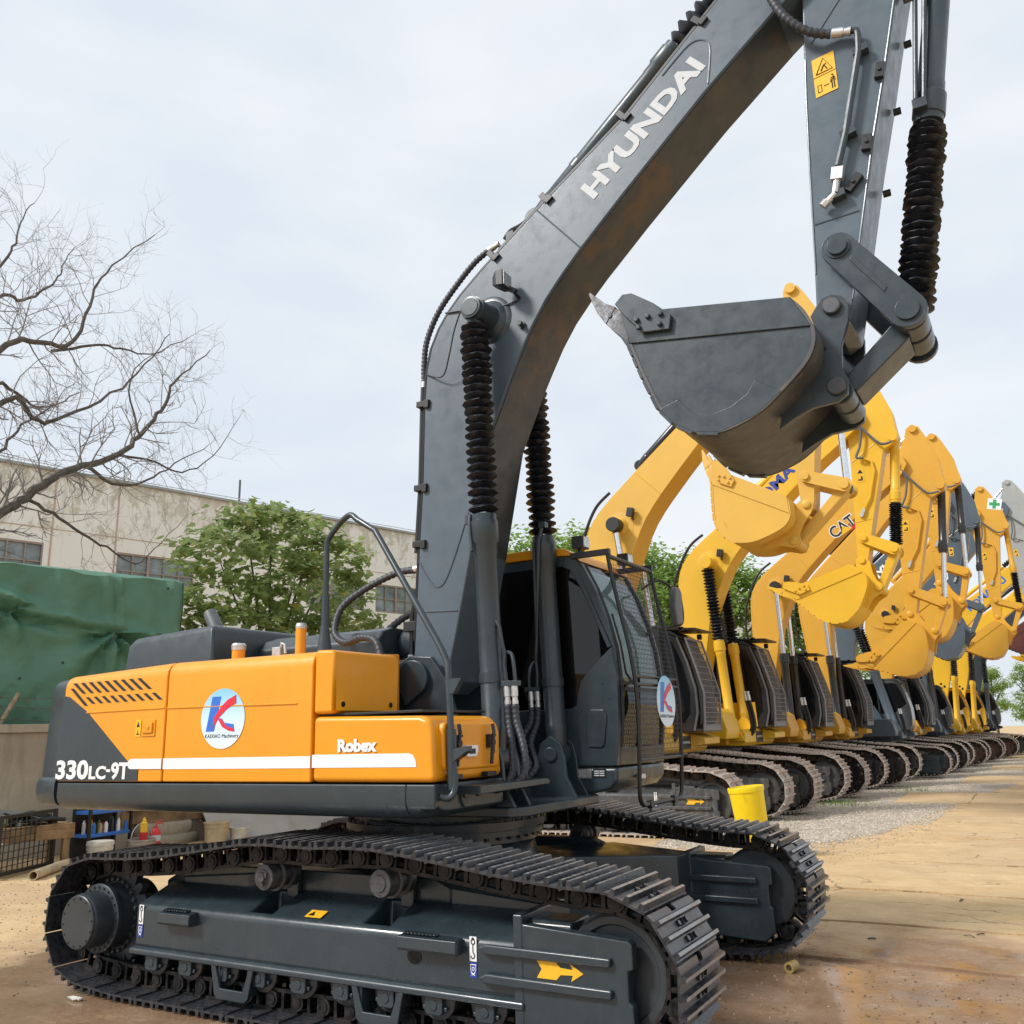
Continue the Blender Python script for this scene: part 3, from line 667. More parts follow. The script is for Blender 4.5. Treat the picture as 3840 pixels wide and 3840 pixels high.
    for i in range(teeth):
        y = yc + (half - .06 * k) * (2 * i / (teeth - 1) - 1); b = MB()
        def sec(c, w): return [(T(p)[0], y + w * k * e, T(p)[1]) for p, e in ((c[0], -1), (c[1], -1), (c[1], 1), (c[0], 1))]
        b.loft([sec(((2.06, 4.44), (2.02, 4.22)), .06), sec(((1.985, 4.47), (1.915, 4.33)), .062), sec(((1.93, 4.50), (1.865, 4.40)), .05)])
        b.loft([sec(((1.945, 4.505), (1.865, 4.395)), .056), sec(((1.86, 4.56), (1.80, 4.50)), .048), sec(((1.745, 4.685), (1.733, 4.67)), .032)])
        x, z = T((1.90, 4.45)); b.cyl((x, y - .062 * k, z), (x, y + .062 * k, z), .018 * k, None, 8)
        b.obj('bucket_tooth', M['roller'] if style == 'main' else m, bk, .003 if style == 'main' else 0)
    return bk, T

# ---- boom of the excavator in front
BACK = [(-.06, 2.10), (-.04, 2.40), (.0, 3.08), (.04, 3.65), (.06, 4.31), (.085, 4.62), (.13, 4.80), (.21, 4.96), (.31, 5.09), (.42, 5.20), (.64, 5.375), (1.19, 5.76), (1.98, 6.29), (2.75, 6.96), (3.35, 7.52), (3.75, 7.62)]
BELLY = [(3.97, 7.42), (3.88, 7.18), (3.15, 6.66), (2.59, 6.215), (1.9, 5.61), (1.53, 5.27), (1.38, 5.12), (1.22, 4.94), (1.09, 4.75), (.98, 4.55), (.88, 4.36), (.785, 4.15), (.68, 3.93), (.49, 3.05), (.36, 2.5), (.25, 2.08), (.1, 1.99)]
BY0, BY1 = -.36, .17
b = MB(); b.prism(BACK + BELLY, BY0, BY1)
boom = b.obj('boom', M['boom'], ex, .012, 2)
b = MB()   # worn plate under the boom, with reflections painted into its colour
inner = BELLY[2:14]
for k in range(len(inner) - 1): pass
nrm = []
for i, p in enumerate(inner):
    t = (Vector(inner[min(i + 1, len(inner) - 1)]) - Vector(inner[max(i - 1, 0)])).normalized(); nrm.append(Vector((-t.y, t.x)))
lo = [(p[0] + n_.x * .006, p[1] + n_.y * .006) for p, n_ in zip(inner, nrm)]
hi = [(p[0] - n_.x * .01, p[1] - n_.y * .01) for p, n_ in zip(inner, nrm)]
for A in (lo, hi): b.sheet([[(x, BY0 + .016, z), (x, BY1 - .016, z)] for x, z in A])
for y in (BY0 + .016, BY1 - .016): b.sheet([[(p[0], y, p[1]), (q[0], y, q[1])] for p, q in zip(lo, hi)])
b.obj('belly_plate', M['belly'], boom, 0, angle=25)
b = MB()
def weld(pts, y, r=.007): b.tube([(x, y, z) for x, z in pts], r, 6)
yb_ = BY0 - .001
weld([(1.17, 5.73), (1.53, 5.285)], yb_); weld([(-.02, 2.62), (.36, 2.60)], yb_); weld(smoothpts([(0., 3.02), (.10, 2.86), (.17, 2.80), (.24, 2.83), (.33, 3.0), (.47, 3.35)], 5), yb_)
weld(smoothpts([(2.28, 6.5), (2.50, 6.67), (2.62, 6.66), (2.66, 6.56), (2.62, 6.28)], 5), yb_); weld([(2.95, 7.1), (3.25, 6.78)], yb_)
weld([(p[0] - n_.x * .012, p[1] - n_.y * .012) for p, n_ in zip(inner, nrm)], yb_, .005)
b.obj('weld_seam', M['boom'], boom)
b = MB(); b.lathe((.70, BY0 + .01, 4.90), (0, -1, 0), [(0, .205), (.012, .205), (.02, .19), (.024, .165), (.03, .16), (.05, .115), (.10, .10), (.26, .10), (.262, .088), (.30, .088), (.302, .07), (.308, .07), (.308, 0)], 36)
b.lathe((.70, BY1 - .01, 4.90), (0, 1, 0), [(0, .2), (.02, .19), (.03, .16), (.05, .115), (.26, .10), (.28, .088), (.28, 0)], 30)
b.obj('cylinder_pin', M['dark'], boom)
text('HYUNDAI', M['greyprint'], (1.665, BY0 - .002, 5.655), (.95, 0, .772), (-.772, 0, .95), 1.23, .178, 'boom_lettering', boom, .002, .045, .0)
# pipes along the back of the boom
def offs(pts, d):
    o = []
    for i, p in enumerate(pts):
        t = (Vector(pts[min(i + 1, len(pts) - 1)]) - Vector(pts[max(i - 1, 0)])).normalized(); o.append((p[0] - t.y * d, p[1] + t.x * d))
    return o
straight1 = [(.015, 2.9), (.04, 3.65), (.058, 4.25)]
b = MB()
for y, d in ((-.30, .045), (-.22, .05), (-.05, .05)):
    b.tube([(x, y, z) for x, z in offs([(-.0, 3.10), (.04, 3.65), (.06, 4.31), (.07, 4.5)], d + .02)], .022, 10)
    b.tube([(x, y, z) for x, z in offs([(.80, 5.49), (1.19, 5.76), (1.98, 6.29), (2.75, 6.96), (3.2, 7.37)], d)], .022, 10)
for y, d in ((-.34, .012), (-.33, .03)):
    b.tube([(x, y, z) for x, z in offs(BACK[1:15], d)], .009, 6)
b.obj('boom_pipe', M['black'], boom)
b = MB()
for (x, z, a) in ((.02, 3.16, 88), (.035, 3.62, 87), (.06, 4.33, 85), (.75, 5.45, 35), (1.25, 5.80, 34), (1.95, 6.27, 37), (2.6, 6.83, 41)):
    m3 = Matrix.Rotation(-R(a), 3, 'Y'); b.box((x - .03 * math.sin(R(a)), -.2, z + .03 * math.cos(R(a))), (.05, .34, .10), m3)
    b.box((x + .03, BY0 - .012, z - .01), (.07, .03, .045), m3)
b.obj('pipe_clamp', M['black'], boom, .004)
def hose(pts, r, parent, name='hydraulic_hose', m='hose', k=10, ribs=True, n=10):
    P = smoothpts(pts, k); Ls = [0]
    for a, c in zip(P, P[1:]): Ls.append(Ls[-1] + (c - a).length)
    if not ribs:
        b = MB(); b.tube(P, r, n); return b.obj(name, M[m], parent)
    Q = []; rr = []; s = 0; step = r * .45; i = 0; kx = 0
    while s < Ls[-1]:
        while Ls[i + 1] < s: i += 1
        w = (s - Ls[i]) / max(1e-9, Ls[i + 1] - Ls[i]); Q.append(P[i].lerp(P[i + 1], w)); rr.append(r * (1.0 if kx % 3 else .80)); kx += 1; s += step
    b = MB(); b.tube(Q, rr, n); return b.obj(name, M[m], parent, angle=60)
def ferrule(p, q, r, parent):
    b = MB(); p = Vector(p); q = Vector(q); b.lathe(p, q - p, [(0, r), ((q - p).length * .6, r), ((q - p).length * .62, r * .8), ((q - p).length * .8, r * .8), ((q - p).length * .82, r * .95), ((q - p).length, r * .95)], 14); return b.obj('hose_fitting', M['zinc'], parent)
for y, dz in ((-.28, 0), (-.12, .06)):
    hose([(.0 + dz * .2, y, 4.55), (.0, y, 4.72), (.03, y, 4.93), (.15, y, 5.16), (.34, y, 5.36), (.52, y, 5.51), (.66, y, 5.58)], .026, boom)
    ferrule((.66, y, 5.58), (.76, y, 5.61), .027, boom); ferrule((0, y, 4.56), (-.01, y, 4.42), .027, boom)
b = MB(); b.tube(smoothpts([(.74, -.15, 5.72), (.80, -.15, 5.78), (.9, -.15, 5.80), (1.05, -.15, 5.86)], 4), .02, 8); b.bb(.78, .85, -.2, -.1, 5.66, 5.75); b.obj('pipe_elbow', M['black'], boom)
hose([(-.07, -.30, 2.97), (-.25, -.32, 2.96), (-.50, -.40, 2.85), (-.66, -.5, 2.70), (-.66, -.58, 2.50), (-.50, -.64, 2.40), (-.30, -.68, 2.42), (-.14, -.72, 2.38), (-.06, -.75, 2.25)], .03, boom)
ferrule((-.085, -.30, 2.975), (.0, -.30, 2.98), .032, boom); ferrule((-.065, -.75, 2.26), (-.05, -.76, 2.12), .032, boom)
b = MB(); b.tube(smoothpts([(-.0, -.30, 2.98), (.0, -.30, 3.0), (-.025, -.30, 3.1), (-.02, -.30, 3.2)], 5), .024, 10); b.obj('pipe_elbow', M['black'], boom)
hose([(-.07, -.12, 2.70), (-.3, -.16, 2.62), (-.48, -.22, 2.46), (-.50, -.28, 2.25), (-.38, -.34, 2.13), (-.22, -.36, 2.12)], .03, boom)
for y in (-.30, -.22):
    hose([(-.12, y, 2.02), (-.12, y, 2.10), (-.12, y, 2.16)], .03, boom); ferrule((-.12, y, 2.16), (-.115, y, 2.30), .033, boom)
    b = MB(); b.tube([(-.115, y, 2.30), (-.11, y, 2.60), (-.04, y, 2.85), (-.03, y, 3.1)], .022, 8); b.obj('boom_pipe', M['black'], boom)
b = MB(); b.bb(-.17, -.05, -.34, -.18, 2.48, 2.56); b.obj('pipe_clamp', M['black'], boom, .005)
# work lamp on the boom
b = MB(); b.tube([(.98, BY0, 5.02), (.97, BY0 - .10, 5.05)], .014, 8); b.box((.955, BY0 - .10, 5.06), (.12, .035, .04), Matrix.Rotation(R(35), 3, 'Y'))
wl = b.obj('lamp_bracket', M['black'], boom, .003)
b = MB(); b.loft([[(.86 + x * .5, BY0 - .14 + y * .5, 5.13 + z * .6) for x, y, z in ((-.05, -.06, -.06), (-.05, .06, -.06), (-.05, .06, .06), (-.05, -.06, .06))], [(.90 + x, BY0 - .14 + y, 5.13 + z) for x, y, z in ((-.01, -.07, -.065), (-.01, .07, -.065), (-.01, .07, .065), (-.01, -.07, .065))], [(.95 + x, BY0 - .14 + y, 5.12 + z) for x, y, z in ((0, -.07, -.065), (0, .07, -.065), (0, .07, .065), (0, -.07, .065))]])
lp = b.obj('lamp_housing', M['black'], boom, .006)
b = MB(); b.bb(.9505, .956, BY0 - .20, BY0 - .08, 5.065, 5.175); b.obj('lamp_lens', M['zinc'], boom)
hose([(.98, BY0 - .01, 5.0), (.86, BY0 - .012, 4.99), (.74, BY0 - .012, 4.99), (.55, BY0 - .012, 5.04), (.28, BY0 - .01, 5.08)], .007, boom, 'lamp_cable', 'hose', 6, False)
hose([(.58, -.6, 4.92), (.48, -.55, 4.78), (.40, -.5, 4.62), (.28, -.42, 4.5), (.08, -.36, 4.58)], .006, boom, 'grease_line', 'hose', 6, False)
b = MB(); b.lathe((1.0, BY0, 4.78), (0, -1, 0), [(0, .03), (.02, .03), (.02, .02), (.06, .02), (.06, 0)], 14); b.obj('grease_point', M['dark'], boom)
# boom rams
for y in (-.56, .36):
    ram(ex, 'boom_cylinder', (.79, y, 1.52), (.68, y, 4.90), .082, .505, 'bellows', M['dark'], 24)
    b = MB()
    for q in (-.10, .10): b.prism([(.58, 1.18), (.66, 1.42), (.70, 1.60), (.79, 1.66), (.88, 1.60), (.91, 1.5), (.92, 1.35), (1.02, 1.18)], y + q - .018, y + q + .018)
    b.cyl((.79, y - .135, 1.52), (.79, y + .135, 1.52), .055, None, 18); b.obj('cylinder_bracket', M['dark'], ex, .008)
    b = MB(); d = Vector((-.11, 0, 3.38)).normalized()
    def on(t, dx, dy): return (.79 + d.x * t + (dx if y < 0 else -dx), y + dy, 1.52 + d.z * t)
    b.tube(smoothpts([on(.50, .13, -.02), on(.62, .12, -.02), on(.70, .125, -.02), on(.78, .115, -.03), on(.9, .1, -.03)], 4) + [on(1.6, .04, -.10) if y > 0 else on(.95, .06, -.02)], .015, 8)
    if y > 0: b.tube([on(.9, .1, -.03), on(1.66, -.02, -.125), on(1.78, -.05, -.11)], .015, 8); b.box(on(1.80, -.06, -.10), (.06, .06, .05))
    else: b.tube(smoothpts([on(1.45, -.06, -.09), on(1.62, -.08, -.075), on(1.74, -.09, -.05)], 5), .013, 8); b.box(on(1.70, -.10, -.04), (.05, .05, .07))
    b.tube(smoothpts([on(.50, .20, -.02), on(.62, .195, -.02), on(.70, .17, -.0), on(.72, .13, 0)], 4), .014, 8)
    b.box(on(.50, .165, -.02), (.13, .05, .035)); b.obj('ram_pipe', M['dark'], ex, .002)
    for q, s_ in ((.13, -.0), (.19, .03)):
        ferrule(on(.49, q, -.02), on(.36, q, -.02), .024, ex)
        hose([on(.36, q, -.02), on(.24, q + .01, -.03), on(.08, q + .05 + s_, -.08), on(-.08, q + .08 + s_ if y < 0 else q - .02, -.14), on(-.18, q + .05, -.2)], .027, ex)

# ---- arm, links, bucket of the excavator in front
AY0, AY1 = -.27, .22
ARM = [(3.9, 8.1), (3.5, 7.7), (3.36, 7.3), (3.325, 6.76), (3.285, 6.24), (3.26, 5.92), (3.225, 5.35), (3.185, 4.59), (3.17, 4.36), (3.20, 4.22), (3.28, 4.17), (3.37, 4.22), (3.40, 4.34), (3.49, 4.74), (3.655, 5.43), (3.795, 5.96), (3.915, 6.45), (4.02, 6.86), (4.30, 7.05), (4.42, 7.3), (4.3, 7.8), (4.05, 8.2)]
b = MB(); b.prism(ARM, AY0, AY1); arm = b.obj('arm', M['boom'], ex, .012)
b = MB(); ya = AY0 - .001
weld([(3.225, 4.96), (3.51, 4.97)], ya); weld([(3.345, 6.35), (3.7, 6.78)], ya); weld([(3.40, 4.36), (3.48, 4.72), (3.645, 5.43), (3.785, 5.96), (3.905, 6.45)], ya, .006); weld([(3.195, 4.6), (3.235, 5.35), (3.27, 5.92), (3.295, 6.24)], ya, .006)
b.obj('weld_seam', M['boom'], arm)
ys2 = AY0 - .003
flat([(0, 0), (.15, .02), (.15, .325), (0, .305)], M['yellowprint'], (3.335, ys2, 5.905), (1, 0, 0), (0, 0, 1), 'warning_decal', arm)
b = MB()
def pl_(pts, r): b.tube([(x, ys2 - .0025, z) for x, z in pts], r, 5)
def X(x, z): return (3.335 + x, 5.905 + z + x * .13)
pl_([X(.02, .175), X(.075, .285), X(.13, .175), X(.02, .175)], .0035); pl_([X(0, .155), X(.15, .155)], .002)
pl_([X(.055, .19), X(.075, .23), X(.095, .19)], .005); pl_([X(.065, .215), X(.09, .235)], .004)
pl_([X(.02, .03), X(.045, .03), X(.045, .085), X(.02, .085), X(.02, .03)], .0025); pl_([X(.06, .065), X(.095, .065)], .003)
pl_([X(.115, .02), X(.115, .075), X(.13, .11), X(.13, .02)], .004); pl_([X(.107, .07), X(.113, .105), X(.135, .105), X(.14, .07)], .003); pl_([X(.122, .122), X(.124, .126)], .008)
b.obj('warning_mark', M['blackprint'], arm)
hose([(3.10, -.40, 6.95), (3.14, -.42, 6.72), (3.22, -.42, 6.52), (3.34, -.38, 6.38), (3.45, -.34, 6.33), (3.50, -.33, 6.32)], .032, arm)
ferrule((3.50, -.33, 6.32), (3.62, -.33, 6.28), .032, arm)
b = MB(); b.tube(smoothpts([(3.61, -.33, 6.285), (3.65, -.33, 6.27), (3.655, -.33, 6.22), (3.645, -.33, 6.1)], 4) + [(3.50, -.33, 5.53), (3.425, -.33, 5.30)], .022, 10)
for x, z in ((3.645, 6.12), (3.50, 5.53), (3.385, 5.10)): b.box((x + .01, -.305, z), (.10, .07, .05), Matrix.Rotation(R(-10), 3, 'Y'))
b.obj('arm_pipe', M['dark'], arm, .003)
b = MB(); b.box((3.415, -.33, 5.24), (.075, .06, .09), Matrix.Rotation(R(12), 3, 'Y')); b.cyl((3.405, -.33, 5.20), (3.385, -.33, 5.11), .024, None, 8); b.cyl((3.385, -.33, 5.11), (3.315, -.33, 5.055), .022, None, 10); b.cyl((3.33, -.33, 5.07), (3.295, -.33, 5.04), .031, None, 6); b.obj('shut_off_valve', M['zinc'], arm, .003)
b = MB()
for x, z, a in ((3.755, 5.93, 12), (3.615, 5.43, 12), (3.50, 5.17, 45)): b.box((x, AY0 - .02, z), (.06, .04, .11 if a < 20 else .13), Matrix.Rotation(R(a), 3, 'Y')); b.cyl((x, AY0 - .03, z), (x, AY0 - .052, z), .014, None, 6)
for x, y, z in ((3.93, .1, 6.35), (3.80, .1, 5.85), (3.66, .1, 5.25)): b.cyl((x - .02, y, z), (x + .03, y, z), .026, None, 8)
b.obj('pipe_lug', M['black'], arm, .003)
ram(ex, 'bucket_cylinder', (4.36, -.03, 7.6), (3.715, -.03, 4.16), .085, .578, 'bellows', M['dark'], 24)
b = MB(); b.tube([(4.06, -.15, 6.75), (3.935, -.15, 5.72)], .017, 8); b.tube([(4.12, -.15, 6.75), (3.98, -.15, 5.68)], .017, 8); b.box((3.955, -.14, 5.68), (.09, .06, .07)); b.box((4.02, -.14, 6.55), (.13, .08, .07)); b.obj('ram_pipe', M['dark'], ex, .003)
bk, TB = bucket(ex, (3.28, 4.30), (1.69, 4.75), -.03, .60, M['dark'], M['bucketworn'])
lk = (3.715, 4.16); hp = (3.36, 4.70); qp = TB((3.30, 3.685))
b = MB()
for y0, y1 in ((-.365, -.315), (.265, .315)): b.prism(capsule2(hp, lk, .105, .115), y0, y1)
for y in (-.375, .30): b.cyl((hp[0], y, hp[1]), (hp[0], y + .07, hp[1]), .08, None, 20)
b.cyl((hp[0], -.40, hp[1]), (hp[0], .34, hp[1]), .062, None, 20); b.cyl((lk[0], -.385, lk[1]), (lk[0], .34, lk[1]), .072, None, 20)
b.prism([(3.44, 4.62), (3.62, 4.34), (3.60, 4.31), (3.42, 4.59)], -.372, -.365); b.obj('tipping_link', M['dark'], ex, .006)
b = MB(); d = (Vector(qp) - Vector(lk)).normalized(); n_ = Vector((-d.y, d.x))
A = Vector(lk) + d * .09; Bq = Vector(qp) - d * .07
b.prism([A + n_ * .075, Bq + n_ * .06, Bq - n_ * .06, A - n_ * .075], -.20, .12)
for (x, z), r_ in ((lk, .105), (qp, .085)): b.cyl((x, -.27, z), (x, -.06, z), r_, None, 22); b.cyl((x, -.03, z), (x, .20, z), r_, None, 22)
b.obj('bucket_link', M['dark'], ex, .01)
b = MB(); b.lathe((3.28, -.335, 4.30), (0, 1, 0), [(0, .10), (.04, .10), (.04, .085), (.56, .085), (.56, .10), (.60, .10)], 24); b.obj('arm_bush', M['roller'], arm)
# arm cylinder above the boom
ram(ex, 'arm_cylinder', (1.02, -.09, 5.84), (3.95, -.09, 8.30), .08, .44, 'bellows', M['dark'], 22)

# ---- cab
CY0, CY1 = .45, 1.44
b = MB(); b.prism([(-.48, 1.23), (1.05, 1.225), (1.18, 1.25), (1.245, 1.31), (1.25, 1.415), (-.48, 1.415)], CY0, CY1)
cab = b.obj('cab', M['dark'], ex, .03, 4)
b = MB()
low = [(-.48, 1.425), (1.245, 1.425), (1.275, 1.7), (1.285, 2.1), (1.25, 2.32), (1.16, 2.245), (1.05, 2.15), (.97, 2.07), (.935, 1.95), (.925, 1.885), (.88, 1.86), (-.48, 1.86)]
for y0, y1 in ((CY0, CY0 + .06), (CY1 - .06, CY1)):
    b.prism(low, y0, y1); b.prism([(-.48, 1.86), (-.30, 1.86), (-.30, 3.0), (-.48, 3.0)], y0, y1); b.prism([(-.48, 3.0), (.84, 3.0), (.86, 3.08), (-.48, 3.09)], y0, y1)
    b.prism([(1.25, 2.32), (1.285, 2.1), (1.27, 2.30), (1.215, 2.55), (1.13, 2.80), (1.03, 3.0), (.95, 3.07), (.86, 3.08), (.84, 3.0), (.92, 2.96), (1.02, 2.78), (1.13, 2.52), (1.215, 2.31)], y0, y1)
b.bb(-.48, -.42, CY0 + .06, CY1 - .06, 1.42, 2.1)
b.prism([(1.18, 1.425), (1.245, 1.425), (1.262, 1.56), (1.20, 1.56)], CY0 + .06, CY1 - .06)
b.obj('cab_shell', M['dark'], cab, .012, 3)
b = MB(); b.prism([(-.50, 3.09), (-.50, 3.13), (-.40, 3.165), (.72, 3.17), (.90, 3.135), (1.0, 3.06), (1.02, 3.02), (.95, 3.075), (.86, 3.085)], CY0 - .015, CY1 + .015)
b.prism([(.0, 3.165), (.02, 3.195), (.55, 3.195), (.60, 3.165)], .62, 1.28)
b.obj('cab_roof', M['orange'], cab, .022, 3)
b = MB()
win = [(-.30, 1.86), (.86, 1.862), (.915, 1.89), (.93, 1.96), (.965, 2.08), (1.05, 2.165), (1.16, 2.26), (1.21, 2.315), (1.125, 2.52), (1.015, 2.78), (.915, 2.965), (.84, 3.0), (-.30, 3.0)]
wx = [(-.33, 1.83), (.87, 1.832), (.945, 1.87), (.96, 1.95), (.99, 2.06), (1.07, 2.14), (1.18, 2.235), (1.245, 2.315), (1.155, 2.53), (1.04, 2.80), (.93, 3.0), (.85, 3.03), (-.33, 3.03)]; b.prism(wx, CY0 + .024, CY0 + .030); b.obj('side_window', M['glassdark'], cab, smooth=False)
b = MB(); b.prism(win, CY1 - .016, CY1 - .010); b.obj('door_window', M['glass'], cab, smooth=False)
b = MB(); b.bb(-.455, -.449, CY0 + .06, CY1 - .06, 2.1, 3.0); b.obj('rear_window', M['glass'], cab, smooth=False)
fp = [(1.255, 1.56), (1.278, 1.78), (1.283, 2.0), (1.28, 2.14), (1.262, 2.32), (1.21, 2.54), (1.125, 2.79), (1.02, 3.0)]
def pane(i0, i1, name):
    b = MB(); ys_ = [CY0 + .06, CY0 + .10, .8, 1.1, CY1 - .10, CY1 - .06]
    b.sheet([[(x + (.012 if .6 < y < 1.3 else 0), y, z) for y in ys_] for x, z in fp[i0:i1]]); b.obj(name, M['glass'], cab)
pane(0, 3, 'lower_windscreen'); pane(2, 8, 'windscreen')
b = MB(); b.bb(1.265, 1.30, CY0 + .05, CY1 - .05, 1.985, 2.015)
for y in (CY0 + .075, CY1 - .075): b.tube([(x + .004, y, z) for x, z in fp], .016, 8)
b.obj('windscreen_frame', M['black'], cab)
b = MB(); b.tube([(1.315, .66, 2.06), (1.32, .55, 2.12), (1.30, .52, 2.35), (1.25, .5, 2.58)], .009, 6); b.tube([(1.30, .56, 2.02), (1.325, .66, 2.06)], .014, 6); b.obj('wiper', M['black'], cab)
b = MB(); b.bb(-.15, .35, .70, 1.20, 1.70, 1.86); b.prism([(-.20, 1.80), (-.05, 1.80), (-.18, 2.5), (-.30, 2.5)], .70, 1.20); b.bb(-.28, -.20, .80, 1.10, 2.55, 2.75); st = b.obj('operator_seat', M['seat'], cab, .04, 3)
b = MB(); b.sheet([[(x - .028, y, z) for y in (CY0 + .09, .8, 1.1, CY1 - .09)] for x, z in ((1.272, 2.10), (1.255, 2.32), (1.205, 2.54), (1.12, 2.79), (1.04, 2.97))]); b.sheet([[(1.235, CY0 + .07, 1.95), (1.225, CY0 + .26, 1.95)], [(1.21, CY0 + .07, 2.32), (1.20, CY0 + .26, 2.32)]]); b.obj('sun_blind', plain('pale_blind', (.66, .74, .74), .7, nscale=60, var=.12), cab)  # blind made wider and paler to stand in for brightness in the glass
b = MB(); b.bb(-.1, .45, .54, .66, 1.45, 1.98); b.bb(-.1, .45, 1.24, 1.36, 1.45, 1.98); b.tube([(.38, .6, 1.95), (.42, .6, 2.15)], .02, 8); b.bb(.9, 1.15, .7, 1.2, 1.45, 1.52); b.bb(1.0, 1.1, .52, .62, 1.9, 2.2); b.obj('control_console', M['interior'], cab, .02)
b = MB(); b.prism([(1.02, 1.565), (1.13, 1.56), (1.155, 1.59), (1.185, 1.80), (1.165, 1.845), (1.05, 1.85), (1.02, 1.82), (1.0, 1.62)], CY0 - .012, CY0 + .01); b.obj('corner_cover', M['dark'], cab, .008, 3)
b = MB(); b.bb(.912, 1.03, CY0 - .004, CY0 + .002, 1.335, 1.405); pt = b.obj('type_plate', M['zinc'], cab)
b = MB(); b.bb(1.045, 1.15, CY0 - .004, CY0 + .002, 1.34, 1.405); b.obj('load_plate', M['blackprint'], cab)
b = MB()
for i in range(5): b.bb(.925, 1.0 - (i % 3) * .02, CY0 - .0055, CY0 - .004, 1.345 + i * .011, 1.350 + i * .011)
for i in range(3): b.bb(1.055, 1.095, CY0 - .0055, CY0 - .004, 1.352 + i * .016, 1.360 + i * .016); b.bb(1.10, 1.14, CY0 - .0055, CY0 - .004, 1.352 + i * .016, 1.360 + i * .016)
b.obj('plate_print', M['greyprint'], cab)
b = MB(); b.prism([(.80, 1.345), (.94, 1.345), (.92, 1.31), (.82, 1.31)], 1.255, 1.27, 'x')
for y in (.80, .93): b.cyl((1.26, y, 1.325), (1.272, y, 1.325), .02, None, 8)
b.obj('bumper_lug', M['zinc'], cab, .003)
# falling-object guard of hexagonal wire mesh in front of the windscreen
GY0, GY1 = .36, 1.26
GP = [(1.455, 1.27), (1.468, 1.5), (1.478, 1.78), (1.472, 2.02), (1.44, 2.28), (1.38, 2.58), (1.325, 2.86), (1.30, 3.03)]
gp = smoothpts(GP, 12); GL = [0]
for a, c in zip(gp, gp[1:]): GL.append(GL[-1] + (c - a).length)
def gat(s):
    for i in range(len(gp) - 1):
        if GL[i + 1] >= s: return gp[i].lerp(gp[i + 1], (s - GL[i]) / (GL[i + 1] - GL[i]))
    return gp[-1]
def hexwire(s0, s1, y0, y1, cell, r):
    b = MB(); h = cell; w = cell * .62; rows = int((s1 - s0) / (h * .75)); cols = int((y1 - y0) / w)
    def pt(y, s): g_ = gat(min(max(s, s0), s1)); return Vector((g_.x, min(max(y, y0), y1), g_.y))
    def seg(a, c):
        d = c - a
        if d.length < 1e-4: return
        n1 = Vector((1, 0, 0)).cross(d).normalized() * r; n2 = Vector((r, 0, 0))
        vs = [a + n1, a - n1 * .5 + n2 * .87, a - n1 * .5 - n2 * .87]; b.add(vs + [v + d for v in vs], [(0, 1, 4, 3), (1, 2, 5, 4), (2, 0, 3, 5)])
    for i in range(rows):
        for j in range(cols + 1):
            y = y0 + (j + (i % 2) * .5) * w; s = s0 + i * h * .75
            a = pt(y, s); c = pt(y, s + h * .5); seg(a, c)
            seg(c, pt(y + w / 2, s + h * .75)); seg(c, pt(y - w / 2, s + h * .75))
    return b
bar = GL[-1] * .44
gd = MB()
for y in (GY0, GY1): gd.tube([(p.x, y, p.y) for p in gp], .017, 8)
for s_ in (.20, bar - .03, bar + .03, GL[-1] - .01):
    q = gat(s_); gd.tube([(q.x, GY0, q.y), (q.x, GY1, q.y)], .013 if s_ < GL[-1] - .1 else .018, 8)
gd.tube(smoothpts([(1.455, GY0, 1.28), (1.452, GY0 + .01, 1.20), (1.45, GY0 + .06, 1.15), (1.45, GY0 + .15, 1.145)], 4) + smoothpts([(1.45, GY1 - .15, 1.145), (1.45, GY1 - .06, 1.15), (1.452, GY1 - .01, 1.20), (1.455, GY1, 1.28)], 4), .017, 8)
for y in (GY0 + .2, GY1 - .2): gd.cyl((1.43, y, 1.145), (1.47, y, 1.145), .03, None, 10); gd.cyl((1.45, y, 1.15), (1.45, y, 1.09), .012, None, 6)
for y in (GY0, GY1): gd.bb(.98, 1.32, y - .02, y + .02, 3.03, 3.075)
guard = gd.obj('windscreen_guard', M['black'], ex)
hexwire(bar + .03, GL[-1] - .01, GY0, GY1, .05, .0024).obj('wire_mesh', M['black'], guard, fix=False, smooth=False)
hexwire(.20, bar - .03, GY0, GY1, .05, .0024).obj('wire_mesh', M['black'], guard, fix=False, smooth=False)
logo(1.49, .90, 1.90, (0, 1, 0), .40, .40, guard, .012)
for y in (.40, 1.30):
    b = MB(); b.bb(1.0, 1.10, y - .06, y + .06, 3.11, 3.21); b.cyl((1.04, y, 3.06), (1.04, y, 3.12), .015, None, 8); l_ = b.obj('work_lamp', M['black'], cab, .015)
    b = MB(); b.bb(1.101, 1.108, y - .05, y + .05, 3.12, 3.20); b.obj('lamp_lens', M['zinc'], cab)
b = MB(); b.tube(smoothpts([(1.15, 1.42, 2.9), (1.27, 1.52, 2.98), (1.36, 1.62, 2.9), (1.36, 1.66, 2.75)], 4), .012, 8); b.tube(smoothpts([(1.2, 1.44, 2.55), (1.36, 1.70, 2.58), (1.38, 1.80, 2.66), (1.37, 1.80, 2.86)], 4), .012, 8)
mr = b.obj('mirror_bracket', M['black'], cab)
b = MB(); b.prism([(1.60, 2.58), (1.76, 2.60), (1.77, 2.88), (1.72, 2.93), (1.60, 2.92), (1.57, 2.75)], 1.335, 1.40, 'x'); b.obj('mirror', M['grey'], cab, .02, 3)
